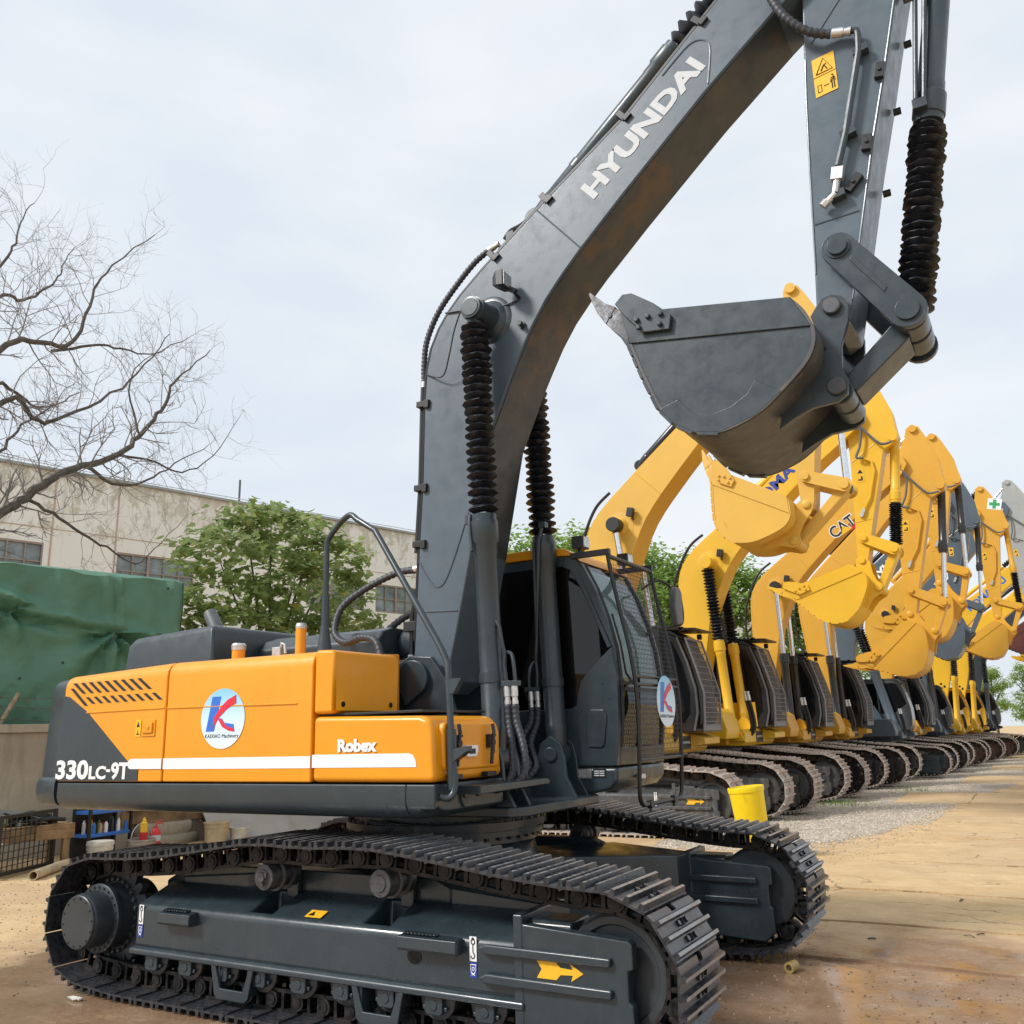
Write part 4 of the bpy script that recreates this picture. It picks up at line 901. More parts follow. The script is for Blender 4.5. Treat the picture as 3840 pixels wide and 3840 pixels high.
# ================================================================== the row of excavators behind
M['amber'] = paint('amber_paint', (.64, .34, .030), .40, .05, (.55, .36, .14), .2, .04)
M['ochre'] = paint('ochre_paint', (.66, .385, .050), .45, .05, (.55, .38, .15), .2, .04)
M['sun'] = paint('bright_yellow_paint', (.74, .44, .024), .36, .04, (.6, .4, .1), .15, .04)
M['lightgrey'] = paint('pale_grey_paint', (.33, .35, .34), .45, .06)
M['maroon'] = paint('maroon_primer', (.11, .028, .022), .5, .12)
M['brownframe'] = paint('rusty_frame_paint', (.10, .05, .035), .6, .15)
M['dustframe'] = paint('dusty_frame_paint', (.055, .058, .060), .55, .12, (.24, .20, .16), .55, .1, True)
M['blackpaint'] = plain('black_gloss_paint', (.022, .023, .025), .25, 0, .5, 6, .2)
M['cabgrey'] = paint('cab_grey_paint', (.075, .085, .095), .3, .06)
M['gridgrey'] = plain('guard_frame', (.20, .20, .21), .4, .3)
M['gridwire'] = plain('guard_wire', (.17, .17, .175), .5, .2)
def sim(a0, b0, a1, b1):
    """similarity taking segment a0-b0 to a1-b1"""
    a0, b0, a1, b1 = map(Vector, (a0, b0, a1, b1)); v0 = b0 - a0; v1 = b1 - a1
    k = v1.length / v0.length; w = math.atan2(v1.y, v1.x) - math.atan2(v0.y, v0.x); c, s = math.cos(w), math.sin(w)
    f = lambda p: (a1.x + k * ((p[0] - a0.x) * c - (p[1] - a0.y) * s), a1.y + k * ((p[0] - a0.x) * s + (p[1] - a0.y) * c))
    return f, k
ARM4 = [(2.10, 9.05), (2.0, 8.70), (1.80, 8.38), (1.62, 8.16), (1.60, 7.9), (1.60, 7.0), (1.55, 5.5), (1.50, 4.3), (1.54, 4.17), (1.63, 4.13), (1.72, 4.19), (1.77, 4.35), (1.95, 5.15), (2.44, 7.13), (2.62, 7.22), (2.78, 7.32), (2.83, 7.48), (2.79, 7.7), (2.75, 8.13), (2.51, 8.80), (2.40, 9.04), (2.25, 9.12)]
base_parts = [o for o in list(ex.children) if o.name.split('.')[0] in ('track_frame', 'idler_yoke', 'idler_wheel', 'sprocket', 'final_drive', 'car_body', 'slewing_ring')]
fine_parts = [o for o in list(ex.children) if o.name.split('.')[0] in ('track_roller', 'roller_cap', 'carrier_roller', 'chain_guard')]
def clone(o, parent, m=None):
    c = o.copy(); col.objects.link(c); c.parent = parent
    if m and c.material_slots:
        c.material_slots[0].link = 'OBJECT'; c.material_slots[0].material = m
    return c
shoe_row = two_tone(shoe_mb(.58, True).mesh('row_shoe', M['dustsh'], 30), M['wornrow'], .108)
shoe_row1 = two_tone(shoe_mb(.58, True, 2).mesh('row_shoe_two', M['dustsh'], 30), M['wornrow'], .108)
chain_row = chain_mb(PATH, 8).mesh('row_chain', M['dustch'], 40)
def joined_track():
    b = MB(); sb = shoe_mb(.58, False)
    for x, z, tx, tz in PATH:
        m4 = Matrix(((tx, 0, tz, x), (0, 1, 0, 0), (tz, 0, -tx, z), (0, 0, 0, 1))); b.add([m4 @ Vector(v) for v in sb.v], sb.f)
    return b.mesh('row_track_plates', M['dustsh'], 30)
plates_me = joined_track()

def row_excavator(x, y, label, F, T, P, tip, c, cab='black', ram_style='chrome', bram='bellows', frame='dustframe', near=True, word=None, wordm='white', armc=None, bucketc=None, k=1.0, shoes=shoe_row, bh=.62, lower=None):
    e = empty('excavator', (x, y, 0), label, 'excavator', 'excavators parked in a row behind')
    e.scale = (k, k, k); body = M[c]; arm_m = M[armc or c]; bm = M[bucketc or c]; lo = lambda p: ((p[0] - x) / k, p[1] / k)
    F, T, P, tip = lo(F), lo(T), lo(P), lo(tip)
    for o in base_parts: clone(o, e, M[frame])
    if near:
        for o in fine_parts: clone(o, e, M[frame])
    for yc in (-G, G):
        t = bpy.data.objects.new('crawler_track', chain_row); col.objects.link(t); t.parent = e; t.location = (0, yc, 0)
        if near:
            for p in PATH:
                o = bpy.data.objects.new('track_shoe', shoes); col.objects.link(o); o.parent = t; place_shoe(o, p, 0)
        else:
            o = bpy.data.objects.new('track_plates', plates_me); col.objects.link(o); o.parent = t
    # upper body
    b = MB(); b.bb(-2.5, .75, -.75, .75, 1.13, 1.26); b.bb(-3.0, -.55, -1.42, 1.42, 1.24, 2.15); b.prism([(-2.95, 2.15), (-2.85, 2.32), (-.7, 2.36), (-.6, 2.15)], -1.40, 1.35)
    hs = b.obj('engine_house', body, e, .03, 2)
    b = MB(); b.loft([[(xx * 1.0 - .02, yy * .985, zz) for xx, yy, zz in cw_loop(z, i)] for z, i in ((1.20, .06), (1.26, 0), (2.0, .02), (2.12, .08))]); b.obj('counterweight', M['blackpaint'] if c != 'sun' else body, e, 0)
    b = MB(); b.prism([(-.55, 1.25), (.95, 1.25), (.98, 1.42), (.90, 1.72), (.80, 1.80), (-.55, 1.84)], -1.44, -.66); b.obj('tool_box', body, e, .03, 3)
    b = MB()     # front cross member under the cab with a bent bumper
    b.prism([(.2, 1.12), (1.0, 1.12), (1.05, 1.18), (1.05, 1.36), (1.0, 1.42), (.2, 1.42)], -.62, 1.45)
    b.prism([(1.03, 1.20), (1.28, 1.24), (1.28, 1.34), (1.03, 1.42)], .66, 1.46)
    for yy in (-.55, .38):
        for q in (-.09, .09): b.prism([(.62, 1.2), (.62, 1.45), (.70, 1.60), (.79, 1.66), (.88, 1.60), (.93, 1.45), (1.06, 1.2)], yy + q - .02, yy + q + .02)
    b.obj('front_frame', body, e, .01)
    b = MB()
    for yy in (-.42, .24): b.prism([(-.4, 1.2), (-.3, 1.95), (-.05, 2.28), (.18, 2.26), (.5, 1.6), (.62, 1.2)], yy - .03, yy + .03)
    b.obj('boom_foot_bracket', body, e, .01)
    # cab
    shell = {'black': M['blackpaint'], 'grey': M['cabgrey'], 'yellow': body, 'sun': body}[cab]
    prof = [(-.45, 1.43), (1.20, 1.43), (1.27, 1.75), (1.26, 2.15), (1.15, 2.6), (1.0, 3.0), (.85, 3.08), (-.45, 3.10)]
    b = MB(); b.prism(prof, .46, 1.42); cb = b.obj('cab', shell, e, .03, 3)
    win = [(-.32, 1.98), (.75, 1.98), (.86, 2.05), (1.17, 2.28), (1.08, 2.58), (.92, 2.94), (.80, 2.98), (-.32, 2.98)] if cab != 'black' else [(-.32, 1.60), (1.02, 1.60), (1.13, 1.75), (1.15, 2.15), (1.05, 2.58), (.90, 2.94), (.80, 2.98), (-.32, 2.98)]
    gm = M['glassblack']
    for y0 in (.452, 1.422): b = MB(); b.prism(win, y0, y0 + .006); b.obj('side_window', gm, cb, smooth=False)
    if lower: b = MB(); b.prism([(-.3, 1.46), (1.02, 1.46), (1.0, 1.93), (-.3, 1.93)], .440, .458); b.obj('door_panel', M[lower], cb, .006)
    fp_ = [(1.252, 1.56), (1.278, 1.78), (1.268, 2.15), (1.158, 2.6), (1.02, 2.97)]
    b = MB(); b.sheet([[(xx + .006, yy, z) for yy in (.54, .75, 1.1, 1.34)] for xx, z in fp_]); b.obj('windscreen', M['black'] if cab == 'black' else gm, cb)
    b = MB(); b.prism([(-.45, 3.095), (.86, 3.075), (1.0, 3.0), (1.04, 3.02), (.88, 3.13), (-.45, 3.15)], .45, 1.43); b.obj('cab_roof', M['orange'] if label.startswith('dark') else (body if cab in ('yellow', 'sun') else shell), cb, .01)
    b = MB()
    for y0 in (.440, 1.425):
        b.prism([(1.20, 1.45), (1.275, 1.75), (1.265, 2.15), (1.155, 2.6), (1.0, 3.02), (.97, 3.01), (1.125, 2.59), (1.235, 2.15), (1.245, 1.755), (1.17, 1.46)], y0, y0 + .02); b.bb(.28, .33, y0, y0 + .015, 1.5, 3.0); b.bb(-.36, -.30, y0, y0 + .015, 1.5, 3.04)
    b.obj('cab_pillar', M['grey'] if cab == 'black' else shell, cb, .004)
    if cab in ('black', 'yellow') or lower:
        b = MB(); b.prism([(.55, 3.17), (1.30, 3.13), (1.31, 3.16), (.56, 3.21)], .52, 1.40); b.obj('sun_visor', M['black'], cb)
        g = [(1.35, 1.46), (1.365, 1.75), (1.375, 2.08), (1.26, 2.52), (1.12, 2.99)]
        b = MB()
        for yy in (.50, 1.36): b.tube([(px, yy, pz) for px, pz in g], .017, 8)
        for px, pz in (g[0], g[-1]): b.tube([(px, .50, pz), (px, 1.36, pz)], .02, 8)
        b.bb(1.33, 1.355, .49, 1.37, 1.44, 1.56); gu = b.obj('windscreen_guard', M['gridgrey'], e)
        b = MB(); gs = [Vector(g[i]).lerp(Vector(g[i + 1]), j / 4) for i in range(4) for j in range(4)] + [Vector(g[4])]
        for j in range(1, 13): b.tube([(p.x, .50 + .86 * j / 13, p.y) for p in gs], .006, 5)
        for p in gs[2:]: b.tube([(p.x, .50, p.y), (p.x, 1.36, p.y)], .008, 5)
        b.obj('guard_grid', M['gridwire'], gu)
    b = MB(); b.bb(1.0, 1.08, .52, .60, 3.12, 3.20); b.cyl((1.05, 1.36, 3.08), (1.13, 1.37, 3.08), .05, None, 14); b.obj('work_lamp', M['black'], cb, .01)
    b = MB(); b.bb(.80, 1.055, .43, .452, 1.17, 1.40) if cab == 'grey' else b.bb(1.052, 1.058, .12, .60, 1.17, 1.38)
    pt_ = b.obj('maker_plate', M['blackprint'], e)
    b = MB(); q = 1.059 if cab != 'grey' else 1.0
    if cab != 'grey':
        for j in range(8): b.bb(q - .001, q + .002, .17 + j * .05, .20 + j * .05 - (j % 2) * .008, 1.255 + (j % 3) * .006, 1.30 - (j % 2) * .008)
        b.obj('plate_print', M['greyprint'], pt_)
    # boom, arm, links, bucket
    f, kb = sim((.10, 2.05), (3.80, 7.40), F, T)
    b = MB(); b.prism([f(p) for p in BACK[:-1]] + [f((3.7, 7.66)), f((3.95, 7.62)), f((4.02, 7.40))] + [f(p) for p in BELLY[1:]], -.37, .20)
    bo = b.obj('boom', body, e, .008)
    b = MB(); w = f((.74, 4.90)); b.lathe((w[0], -.36, w[1]), (0, -1, 0), [(0, .26), (.014, .26), (.016, .24), (.02, .17), (.08, .11), (.12, .10), (.12, 0)], 28); b.lathe((w[0], .19, w[1]), (0, 1, 0), [(0, .2), (.3, .10), (.3, 0)], 20)
    p_ = f((1.17, 5.73)), f((1.53, 5.285)); b.tube([(q_[0], -.371, q_[1]) for q_ in p_], .008, 6)
    b.obj('pin_boss', body, bo)
    b = MB(); b.cyl((w[0], -.47, w[1]), (w[0], -.68, w[1]), .125, None, 22); b.obj('cylinder_pin', body if ram_style == 'bellows' else M['black'], bo, .01)
    b = MB()
    for yy, d in ((-.32, .03), (-.25, .05), (-.34, .012)):
        b.tube([(q_[0], yy, q_[1]) for q_ in [f(p) for p in offs(BACK[1:14], d)]], .020 if d > .02 else .011, 7)
    b.obj('boom_pipe', body, bo)
    hose([(f(p)[0], -.28, f(p)[1]) for p in ((-.05, 3.4), (-.16, 3.9), (-.10, 4.5), (.1, 5.0), (.34, 5.36), (.62, 5.55))], .028, bo, 'hydraulic_hose', 'black', 6, False)
    b = MB(); l0 = f((1.0, 5.08)); b.box((l0[0], -.46, l0[1]), (.11, .10, .15), Matrix.Rotation(R(12), 3, 'Y')); b.tube([(l0[0] + .02, -.37, l0[1] - .12), (l0[0], -.44, l0[1] - .06)], .014, 6); b.obj('work_lamp', M['black'], bo, .012)
    if word:
        u = Vector(f((2.6, 6.41))) - Vector(f((1.665, 5.655))); o_ = f(word[1]); text(word[0], M[wordm], (o_[0], -.373, o_[1]), (u.x, 0, u.y), (-u.y, 0, u.x), word[2], word[3], 'boom_lettering', bo, .002, .04, .0)
    for yy in (-.55, .38): ram(e, 'boom_cylinder', (.79, yy, 1.52), (w[0], yy, w[1]), .088, .50, ram_style, body if ram_style == 'bellows' else M['blackpaint'], 22, detail=False)
    for q_ in (.04, .10): hose([(.95 + q_, -.12, 1.95), (1.0 + q_, -.12, 1.7), (1.02 + q_, -.14, 1.45), (.92 + q_, -.16, 1.30), (.86 + q_, -.16, 1.36)], .03, e, 'hydraulic_hose', 'black', 5, False); ferrule((.95 + q_, -.12, 1.95), (.93 + q_, -.12, 2.12), .033, e)
    a, ka = sim((1.78, 8.07), (1.62, 4.27), T, P)
    b = MB(); b.prism([a(p) for p in ARM4], -.23, .20); ar = b.obj('arm', arm_m, e, .01)
    b = MB()
    for p in ((2.25, 9.0), (2.70, 7.42), (1.78, 8.07)): q = a(p); b.cyl((q[0], -.30 if p[0] != 1.78 else -.40, q[1]), (q[0], .28, q[1]), .085, None, 18)
    b.tube([(q[0], -.232, q[1]) for q in (a((1.62, 6.9)), a((2.35, 7.4)))], .008, 5); b.tube([(q[0], -.232, q[1]) for q in (a((1.55, 5.3)), a((1.95, 5.35)))], .008, 5)
    b.obj('arm_pin', arm_m, ar)
    b = MB(); P3 = [a(p) for p in ((1.95, 6.95), (2.12, 6.85), (2.16, 6.6), (1.98, 5.9), (1.80, 5.6))]; b.tube([(q[0], -.27, q[1]) for q in P3], .022, 7); b.obj('arm_pipe', arm_m, ar)
    b = MB(); q = a((1.76, 5.52)); b.box((q[0], -.27, q[1]), (.06, .05, .16), Matrix.Rotation(R(25), 3, 'Y')); b.obj('shut_off_valve', M['zinc'], ar)
    hose([(q[0], -.33, q[1]) for q in [a(p) for p in ((1.55, 7.7), (1.7, 7.95), (1.95, 7.75), (1.9, 7.3), (1.78, 7.0), (1.95, 6.95))]], .024, ar, 'hydraulic_hose', 'grey', 6, False)
    hose([(q[0], -.35, q[1]) for q in [a(p) for p in ((1.58, 7.75), (1.8, 8.0), (2.1, 7.6), (2.4, 7.25), (2.66, 7.25))]], .024, ar, 'hydraulic_hose', 'grey', 6, False)
    q = a((1.70, 6.35)); u = (Vector(a((1.78, 8.07))) - Vector(a((1.62, 4.27)))).normalized()
    flat([(0, 0), (.14, 0), (.14, .28), (0, .28)], M['sun'], (q[0], -.233, q[1]), (u.y, 0, -u.x), (u.x, 0, u.y), 'warning_decal', ar)
    flat([(.02, .17), (.07, .25), (.12, .17)], M['blackprint'], (q[0], -.235, q[1]), (u.y, 0, -u.x), (u.x, 0, u.y), 'warning_mark', ar); flat([(.03, .03), (.11, .03), (.11, .11), (.08, .11), (.08, .06), (.03, .06)], M['blackprint'], (q[0], -.235, q[1]), (u.y, 0, -u.x), (u.x, 0, u.y), 'warning_mark', ar)
    q = a((2.70, 7.42)); lk_ = a((2.40, 4.50)); hp_ = a((1.71, 4.86))
    ram(e, 'bucket_cylinder', (q[0], 0, q[1]), (lk_[0], 0, lk_[1]), .085, .56, bram, arm_m if bram == 'bellows' else M['blackpaint'], 20, detail=False)
    bk_, tb_ = bucket(e, P, tip, -.02, bh, bm, bm, 'row', .30, 'bucket', 5)
    qp_ = tb_((3.30, 3.685))
    b = MB()
    for y0, y1 in ((-.30, -.26), (.22, .26)): b.prism(capsule2(hp_, lk_, .09, .11), y0, y1)
    b.cyl((lk_[0], -.33, lk_[1]), (lk_[0], .30, lk_[1]), .07, None, 16); b.cyl((hp_[0], -.34, hp_[1]), (hp_[0], .30, hp_[1]), .06, None, 16); b.obj('tipping_link', arm_m, e, .004)
    b = MB(); d = (Vector(qp_) - Vector(lk_)).normalized(); n_ = Vector((-d.y, d.x)); A = Vector(lk_); Bq = Vector(qp_)
    b.prism([A + n_ * .075, Bq + n_ * .06, Bq - n_ * .06, A - n_ * .075], -.19, .15); b.cyl((qp_[0], -.25, qp_[1]), (qp_[0], .2, qp_[1]), .085, None, 16); b.obj('bucket_link', arm_m, e, .008)
    q0 = f((1.15, 5.95)); q1 = a((2.25, 9.0)); ram(e, 'arm_cylinder', (q0[0], -.05, q0[1]), (q1[0], -.05, q1[1]), .085, .5, bram, M['blackpaint'] if bram != 'bellows' else body, 20, detail=False)
    return e
m2 = row_excavator(-2.85, 9.85, 'ochre excavator just behind the slate cab with its bucket curled tightly up', (-2.85, 2.1), (.88, 8.65), (1.08, 5.38), (-.55, 6.57), 'ochre', 'black', 'chrome', 'chrome', near=True, shoes=shoe_row1, bh=.70, k=1.12)
m3 = row_excavator(-2.65, 14.05, 'bright yellow excavator with rubber bellows on its boom rams and a two-tone cab', (-2.68, 2.1), (1.42, 8.15), (1.27, 5.01), (-.68, 4.63), 'sun', 'black', 'bellows', 'bellows', near=True, lower='sun', word=('KOMATSU', (1.80, 5.85), 1.7, .22), wordm='blueprint', bh=.58, k=1.15)
m4 = row_excavator(-2.35, 18.3, 'amber excavator with a red chevron on its boom and the lowest hanging bucket', (-2.15, 2.1), (1.78, 8.07), (1.62, 4.27), (-.04, 3.10), 'amber', 'black', 'chrome', 'chrome', near=True, shoes=shoe_row, frame='blackpaint', bh=.62, k=1.12)
m5 = row_excavator(-1.95, 22.3, 'amber excavator whose round backed bucket hangs just behind the lowest bucket', (-1.4, 2.1), (2.05, 9.0), (2.10, 5.52), (.11, 4.46), 'amber', 'black', 'chrome', 'chrome', near=True, frame='blackpaint', shoes=shoe_row1, bh=.62, k=1.12)
m6 = row_excavator(-.95, 26.4, 'slate grey excavator in the middle of the yellow row with a grey cab', (-1.55, 2.1), (2.25, 8.6), (2.15, 4.95), (.40, 4.2), 'boom', 'grey', 'bellows', 'chrome', near=True, frame='frame', word=('HYUNDAI', (1.60, 5.52), 1.9, .30), wordm='white', bh=.62)
m7 = row_excavator(-.9, 30.3, 'amber excavator with a green cross sticker on its arm', (-.85, 2.1), (2.94, 8.97), (3.22, 5.22), (1.45, 4.30), 'amber', 'black', 'chrome', 'bellows', near=False, frame='blackpaint', bh=.62, k=1.08)
m8 = row_excavator(-.35, 34.3, 'pale grey excavator with a maroon bucket', (-.05, 2.1), (3.85, 9.85), (4.35, 5.6), (2.5, 4.7), 'boom', 'grey', 'chrome', 'chrome', near=False, frame='brownframe', word=('VOLVO', (1.55, 5.5), 1.6, .30), wordm='white', armc='lightgrey', bucketc='maroon', bh=.62)
m9 = row_excavator(.05, 38.4, 'yellow excavator with a yellow cab and blue lettering near the far end of the row', (.25, 2.1), (5.0, 8.6), (5.2, 5.0), (3.3, 4.3), 'sun', 'sun', 'bellows', 'bellows', near=False, frame='brownframe', word=('KOMATSU', (1.45, 5.5), 2.0, .30), wordm='logo_blue', bh=.7)
m10 = row_excavator(.5, 42.4, 'yellow excavator second from the far end of the row', (.65, 2.1), (5.4, 8.2), (5.7, 4.6), (3.8, 3.9), 'sun', 'sun', 'bellows', 'chrome', near=False, frame='brownframe', bh=.7)
m11 = row_excavator(.95, 46.6, 'dark grey excavator with an orange cab roof at the far end', (1.1, 2.1), (5.5, 8.2), (5.9, 4.6), (4.0, 4.0), 'dark', 'grey', 'bellows', 'bellows', near=False, frame='frame', bh=.7)
# boom marks of the amber machine with the red chevron, sticker with green cross, arrow on the nearest frame
fy = -.374
bm4 = [o for o in m4.children if o.name.startswith('boom') and len(o.name) < 9][0]
D4 = Vector((.84, 0, .50)).normalized(); U4 = Vector((-D4.z, 0, D4.x)); O4 = Vector(((2.02 + .40) / 1.12, fy, 6.36 / 1.12))
text('CAT', M['white'], O4 - D4 * .02 - U4 * .02, D4, U4, .66, .32, 'boom_lettering', bm4, .002, .06)
text('CAT', M['blackprint'], O4 + Vector((0, -.003, 0)), D4, U4, .62, .28, 'boom_lettering', bm4, .002, .02)
flat([(.17, -.03), (.47, -.03), (.32, .14)], M['sun'], O4 + Vector((0, -.007, 0)), D4, U4, 'boom_mark', bm4)
flat([(.40, -.07), (1.16, -.07), (1.20, .0), (1.10, .32), (1.02, .32), (1.10, .03), (.50, .03)], M['red'], O4 + Vector((0, -.002, 0)), D4, U4, 'boom_mark', bm4)
ar7 = [o for o in m7.children if o.name.split('.')[0] == 'arm'][0]
u7 = Vector((1, 0, -.25)).normalized(); v7 = Vector((.25, 0, 1)).normalized(); O7 = Vector(((4.25) / 1.08, -.235, 9.15 / 1.08))
flat([(.06, .03), (.48, .03), (.48, .40), (.06, .40)], M['white'], O7, u7, v7, 'cross_sticker', ar7)
flat([(.22, .06), (.32, .06), (.32, .165), (.43, .165), (.43, .265), (.32, .265), (.32, .37), (.22, .37), (.22, .265), (.11, .265), (.11, .165), (.22, .165)], plain('green_print', (.02, .32, .10), .5), O7 + Vector((0, -.003, 0)), u7, v7, 'cross_mark', ar7)
f2 = [o for o in m2.children if o.name.startswith('track_frame')][0]
flat([(0, .0), (.115, .0), (.14, .026), (.21, .030), (.20, .0), (.27, .043), (.195, .086), (.21, .056), (.14, .060), (.112, .086), (0, .086), (.03, .045)], M['yellowprint'], (1.66, yk, .46), (1, 0, 0), (0, 0, 1), 'arrow_decal', f2)
hook_decal(f2, 1.18, .50, -1.5125, .12)
# ================================================================== the place
AZ = R(76); WD = Vector((math.cos(AZ), math.sin(AZ), 0)); WN = Vector((math.sin(AZ), -math.cos(AZ), 0))   # direction of the boundary wall, and its front normal
def on_line(p0, s, out=0, z=0): return Vector(p0) + WD * s + WN * out + Vector((0, 0, z))
# ground
def ground_mat(name, plate=False):
    m, t, p, L = nt(name)
    geo = t.nodes.new('ShaderNodeNewGeometry'); pos = geo.outputs['Position']
    n1 = noise(t, L, .35, 6, .6, pos); n2 = noise(t, L, 2.2, 8, .65, pos); n3 = noise(t, L, 22, 5, .6, pos); nst = noise(t, L, 3.4, 8, .75, pos, (.5, 2.2, 1))
    dry = ramp(t, L, n2, [(.25, (.46, .305, .145)), (.5, (.60, .42, .215)), (.75, (.68, .50, .285))])
    dry = mix(t, L, mapr(t, L, nst, .48, .70, 0, .38), dry, (.36, .25, .145))
    dry = mix(t, L, mapr(t, L, n1, .42, .62, 0, .45), dry, (.42, .30, .19))
    sp = t.nodes.new('ShaderNodeTexVoronoi'); sp.inputs['Scale'].default_value = 26; L(pos, sp.inputs['Vector'])
    dry = mix(t, L, mapr(t, L, sp.outputs['Distance'], .06, .11, .6, 0), dry, (.18, .125, .08))
    vo = t.nodes.new('ShaderNodeTexVoronoi'); vo.feature = 'DISTANCE_TO_EDGE'; vo.inputs['Scale'].default_value = .75
    wv = t.nodes.new('ShaderNodeMapping'); wv.inputs['Scale'].default_value = (.55, 1.5, 1); nv = t.nodes.new('ShaderNodeTexNoise'); nv.inputs['Scale'].default_value = 1.6; nv.inputs['Detail'].default_value = 6; L(pos, nv.inputs['Vector'])
    wa = t.nodes.new('ShaderNodeVectorMath'); wa.operation = 'ADD'; L(pos, wa.inputs[0]); L(nv.outputs['Color'], wa.inputs[1]); L(wa.outputs[0], wv.inputs['Vector']); L(wv.outputs[0], vo.inputs['Vector'])
    crk = mapr(t, L, vo.outputs['Distance'], .004, .014, .75, 0); brk = noise(t, L, 1.1, 3, .5, pos); mk = t.nodes.new('ShaderNodeMath'); mk.operation = 'MULTIPLY'; L(crk, mk.inputs[0]); L(mapr(t, L, brk, .46, .56, 0, 1), mk.inputs[1])
    dry = mix(t, L, mk.outputs[0], dry, (.16, .105, .06))
    n5 = noise(t, L, 75, 4, .7, pos); dry = mix(t, L, mapr(t, L, n5, .50, .70, 0, .35), dry, (.30, .20, .11))
    # hosed-down patch round the machine in front: distance to the machine broken up by noise
    sx = t.nodes.new('ShaderNodeSeparateXYZ'); L(pos, sx.inputs[0])
    def math_(op, a, b):
        n = t.nodes.new('ShaderNodeMath'); n.operation = op
        for k, v in enumerate((a, b)):
            if isinstance(v, (int, float)): n.inputs[k].default_value = v
            else: L(v, n.inputs[k])
        return n.outputs[0]
    dx = math_('MAXIMUM', math_('SUBTRACT', math_('ABSOLUTE', math_('SUBTRACT', sx.outputs[0], 1.3), 0), 4.2), 0)
    dy = math_('MAXIMUM', math_('SUBTRACT', math_('ABSOLUTE', math_('SUBTRACT', sx.outputs[1], -1.6), 0), 3.1), 0)
    d = math_('SQRT', math_('ADD', math_('MULTIPLY', dx, dx), math_('MULTIPLY', dy, dy)), 0)
    wob = noise(t, L, .9, 6, .6, pos)
    d = math_('ADD', d, mapr(t, L, wob, .3, .7, -.9, .9))
    wet = mapr(t, L, d, .35, 1.35, 1, 0)
    nw = noise(t, L, 1.3, 5, .6, pos)
    wetc = ramp(t, L, n2, [(.3, (.20, .115, .062)), (.55, (.29, .185, .115)), (.75, (.38, .285, .205))])
    wetc = mix(t, L, mapr(t, L, n3, .55, .75, 0, .35), wetc, (.44, .36, .28))
    c = mix(t, L, wet, dry, wetc); L(c, p.inputs['Base Color'])
    pud = mapr(t, L, nw, .40, .52, 0, 1)
    wr = mapr(t, L, pud, 0, 1, .42, .07)
    r_ = t.nodes.new('ShaderNodeMix'); L(wet, r_.inputs[0]); r_.inputs[2].default_value = .9; L(wr, r_.inputs[3]); L(r_.outputs[0], p.inputs['Roughness'])
    h = mix(t, L, .5, n2, n3); bs = t.nodes.new('ShaderNodeBump'); bs.inputs['Distance'].default_value = .05
    L(mapr(t, L, math_('MULTIPLY', wet, pud), 0, 1, .55, .03), bs.inputs['Strength']); L(h, bs.inputs['Height']); L(bs.outputs['Normal'], p.inputs['Normal'])
    return m
M['ground'] = ground_mat('mud_ground')
gxs = [-180, -60, -25] + [-14 + .5 * i for i in range(57)] + [25, 60, 180]; gys = [-60, -25] + [-12 + .5 * i for i in range(65)] + [35, 60, 120, 260]
b = MB(); b.sheet([[(x_, y_, 0) for x_ in gxs] for y_ in gys])
g = b.obj('ground', M['ground'], None, smooth=False); tag(g, kind='structure')
# mud-covered steel road plates, thin slabs with ragged gaps
def plate_obj(P):
    b = MB(); n = 14; top = []
    for k in range(4):
        a, c = Vector((*P[k], 0)), Vector((*P[(k + 1) % 4], 0))
        for i in range(n):
            q = a.lerp(c, i / n) + Vector((random.gauss(0, .012), random.gauss(0, .012), 0)); top.append(q)
    b.loft([[(q.x, q.y, -.02) for q in top], [(q.x, q.y, .016 + .004 * math.sin(q.x * 3)) for q in top]])
    o = b.obj('road', M['ground'], None, 0, smooth=False); tag(o, kind='structure'); return o
for row, (y0, y1) in enumerate(((1.35, 2.68), (2.74, 4.36), (4.42, 6.5), (6.56, 9.1), (9.2, 12.6), (15.5, 18.6), (22.5, 26.0), (30, 33))):
    xs_ = {0: (2.2, 5.2, 9.0), 1: (2.0, 4.7, 8.5), 2: (1.6, 4.2, 8.0), 3: (2.0, 4.6, 9), 4: (2.4, 5.2, 9.5), 5: (1.0, 2.5, 6), 6: (1.8, 4.2, 7), 7: (2.2, 5, 8)}[row]
    for x0, x1 in zip(xs_, xs_[1:]): plate_obj([(x0 + .02, y0 + .03 * random.random()), (x1 - .02, y0 + .06 * random.random()), (x1 - .02, y1), (x0 + .02, y1 - .05 * random.random())])
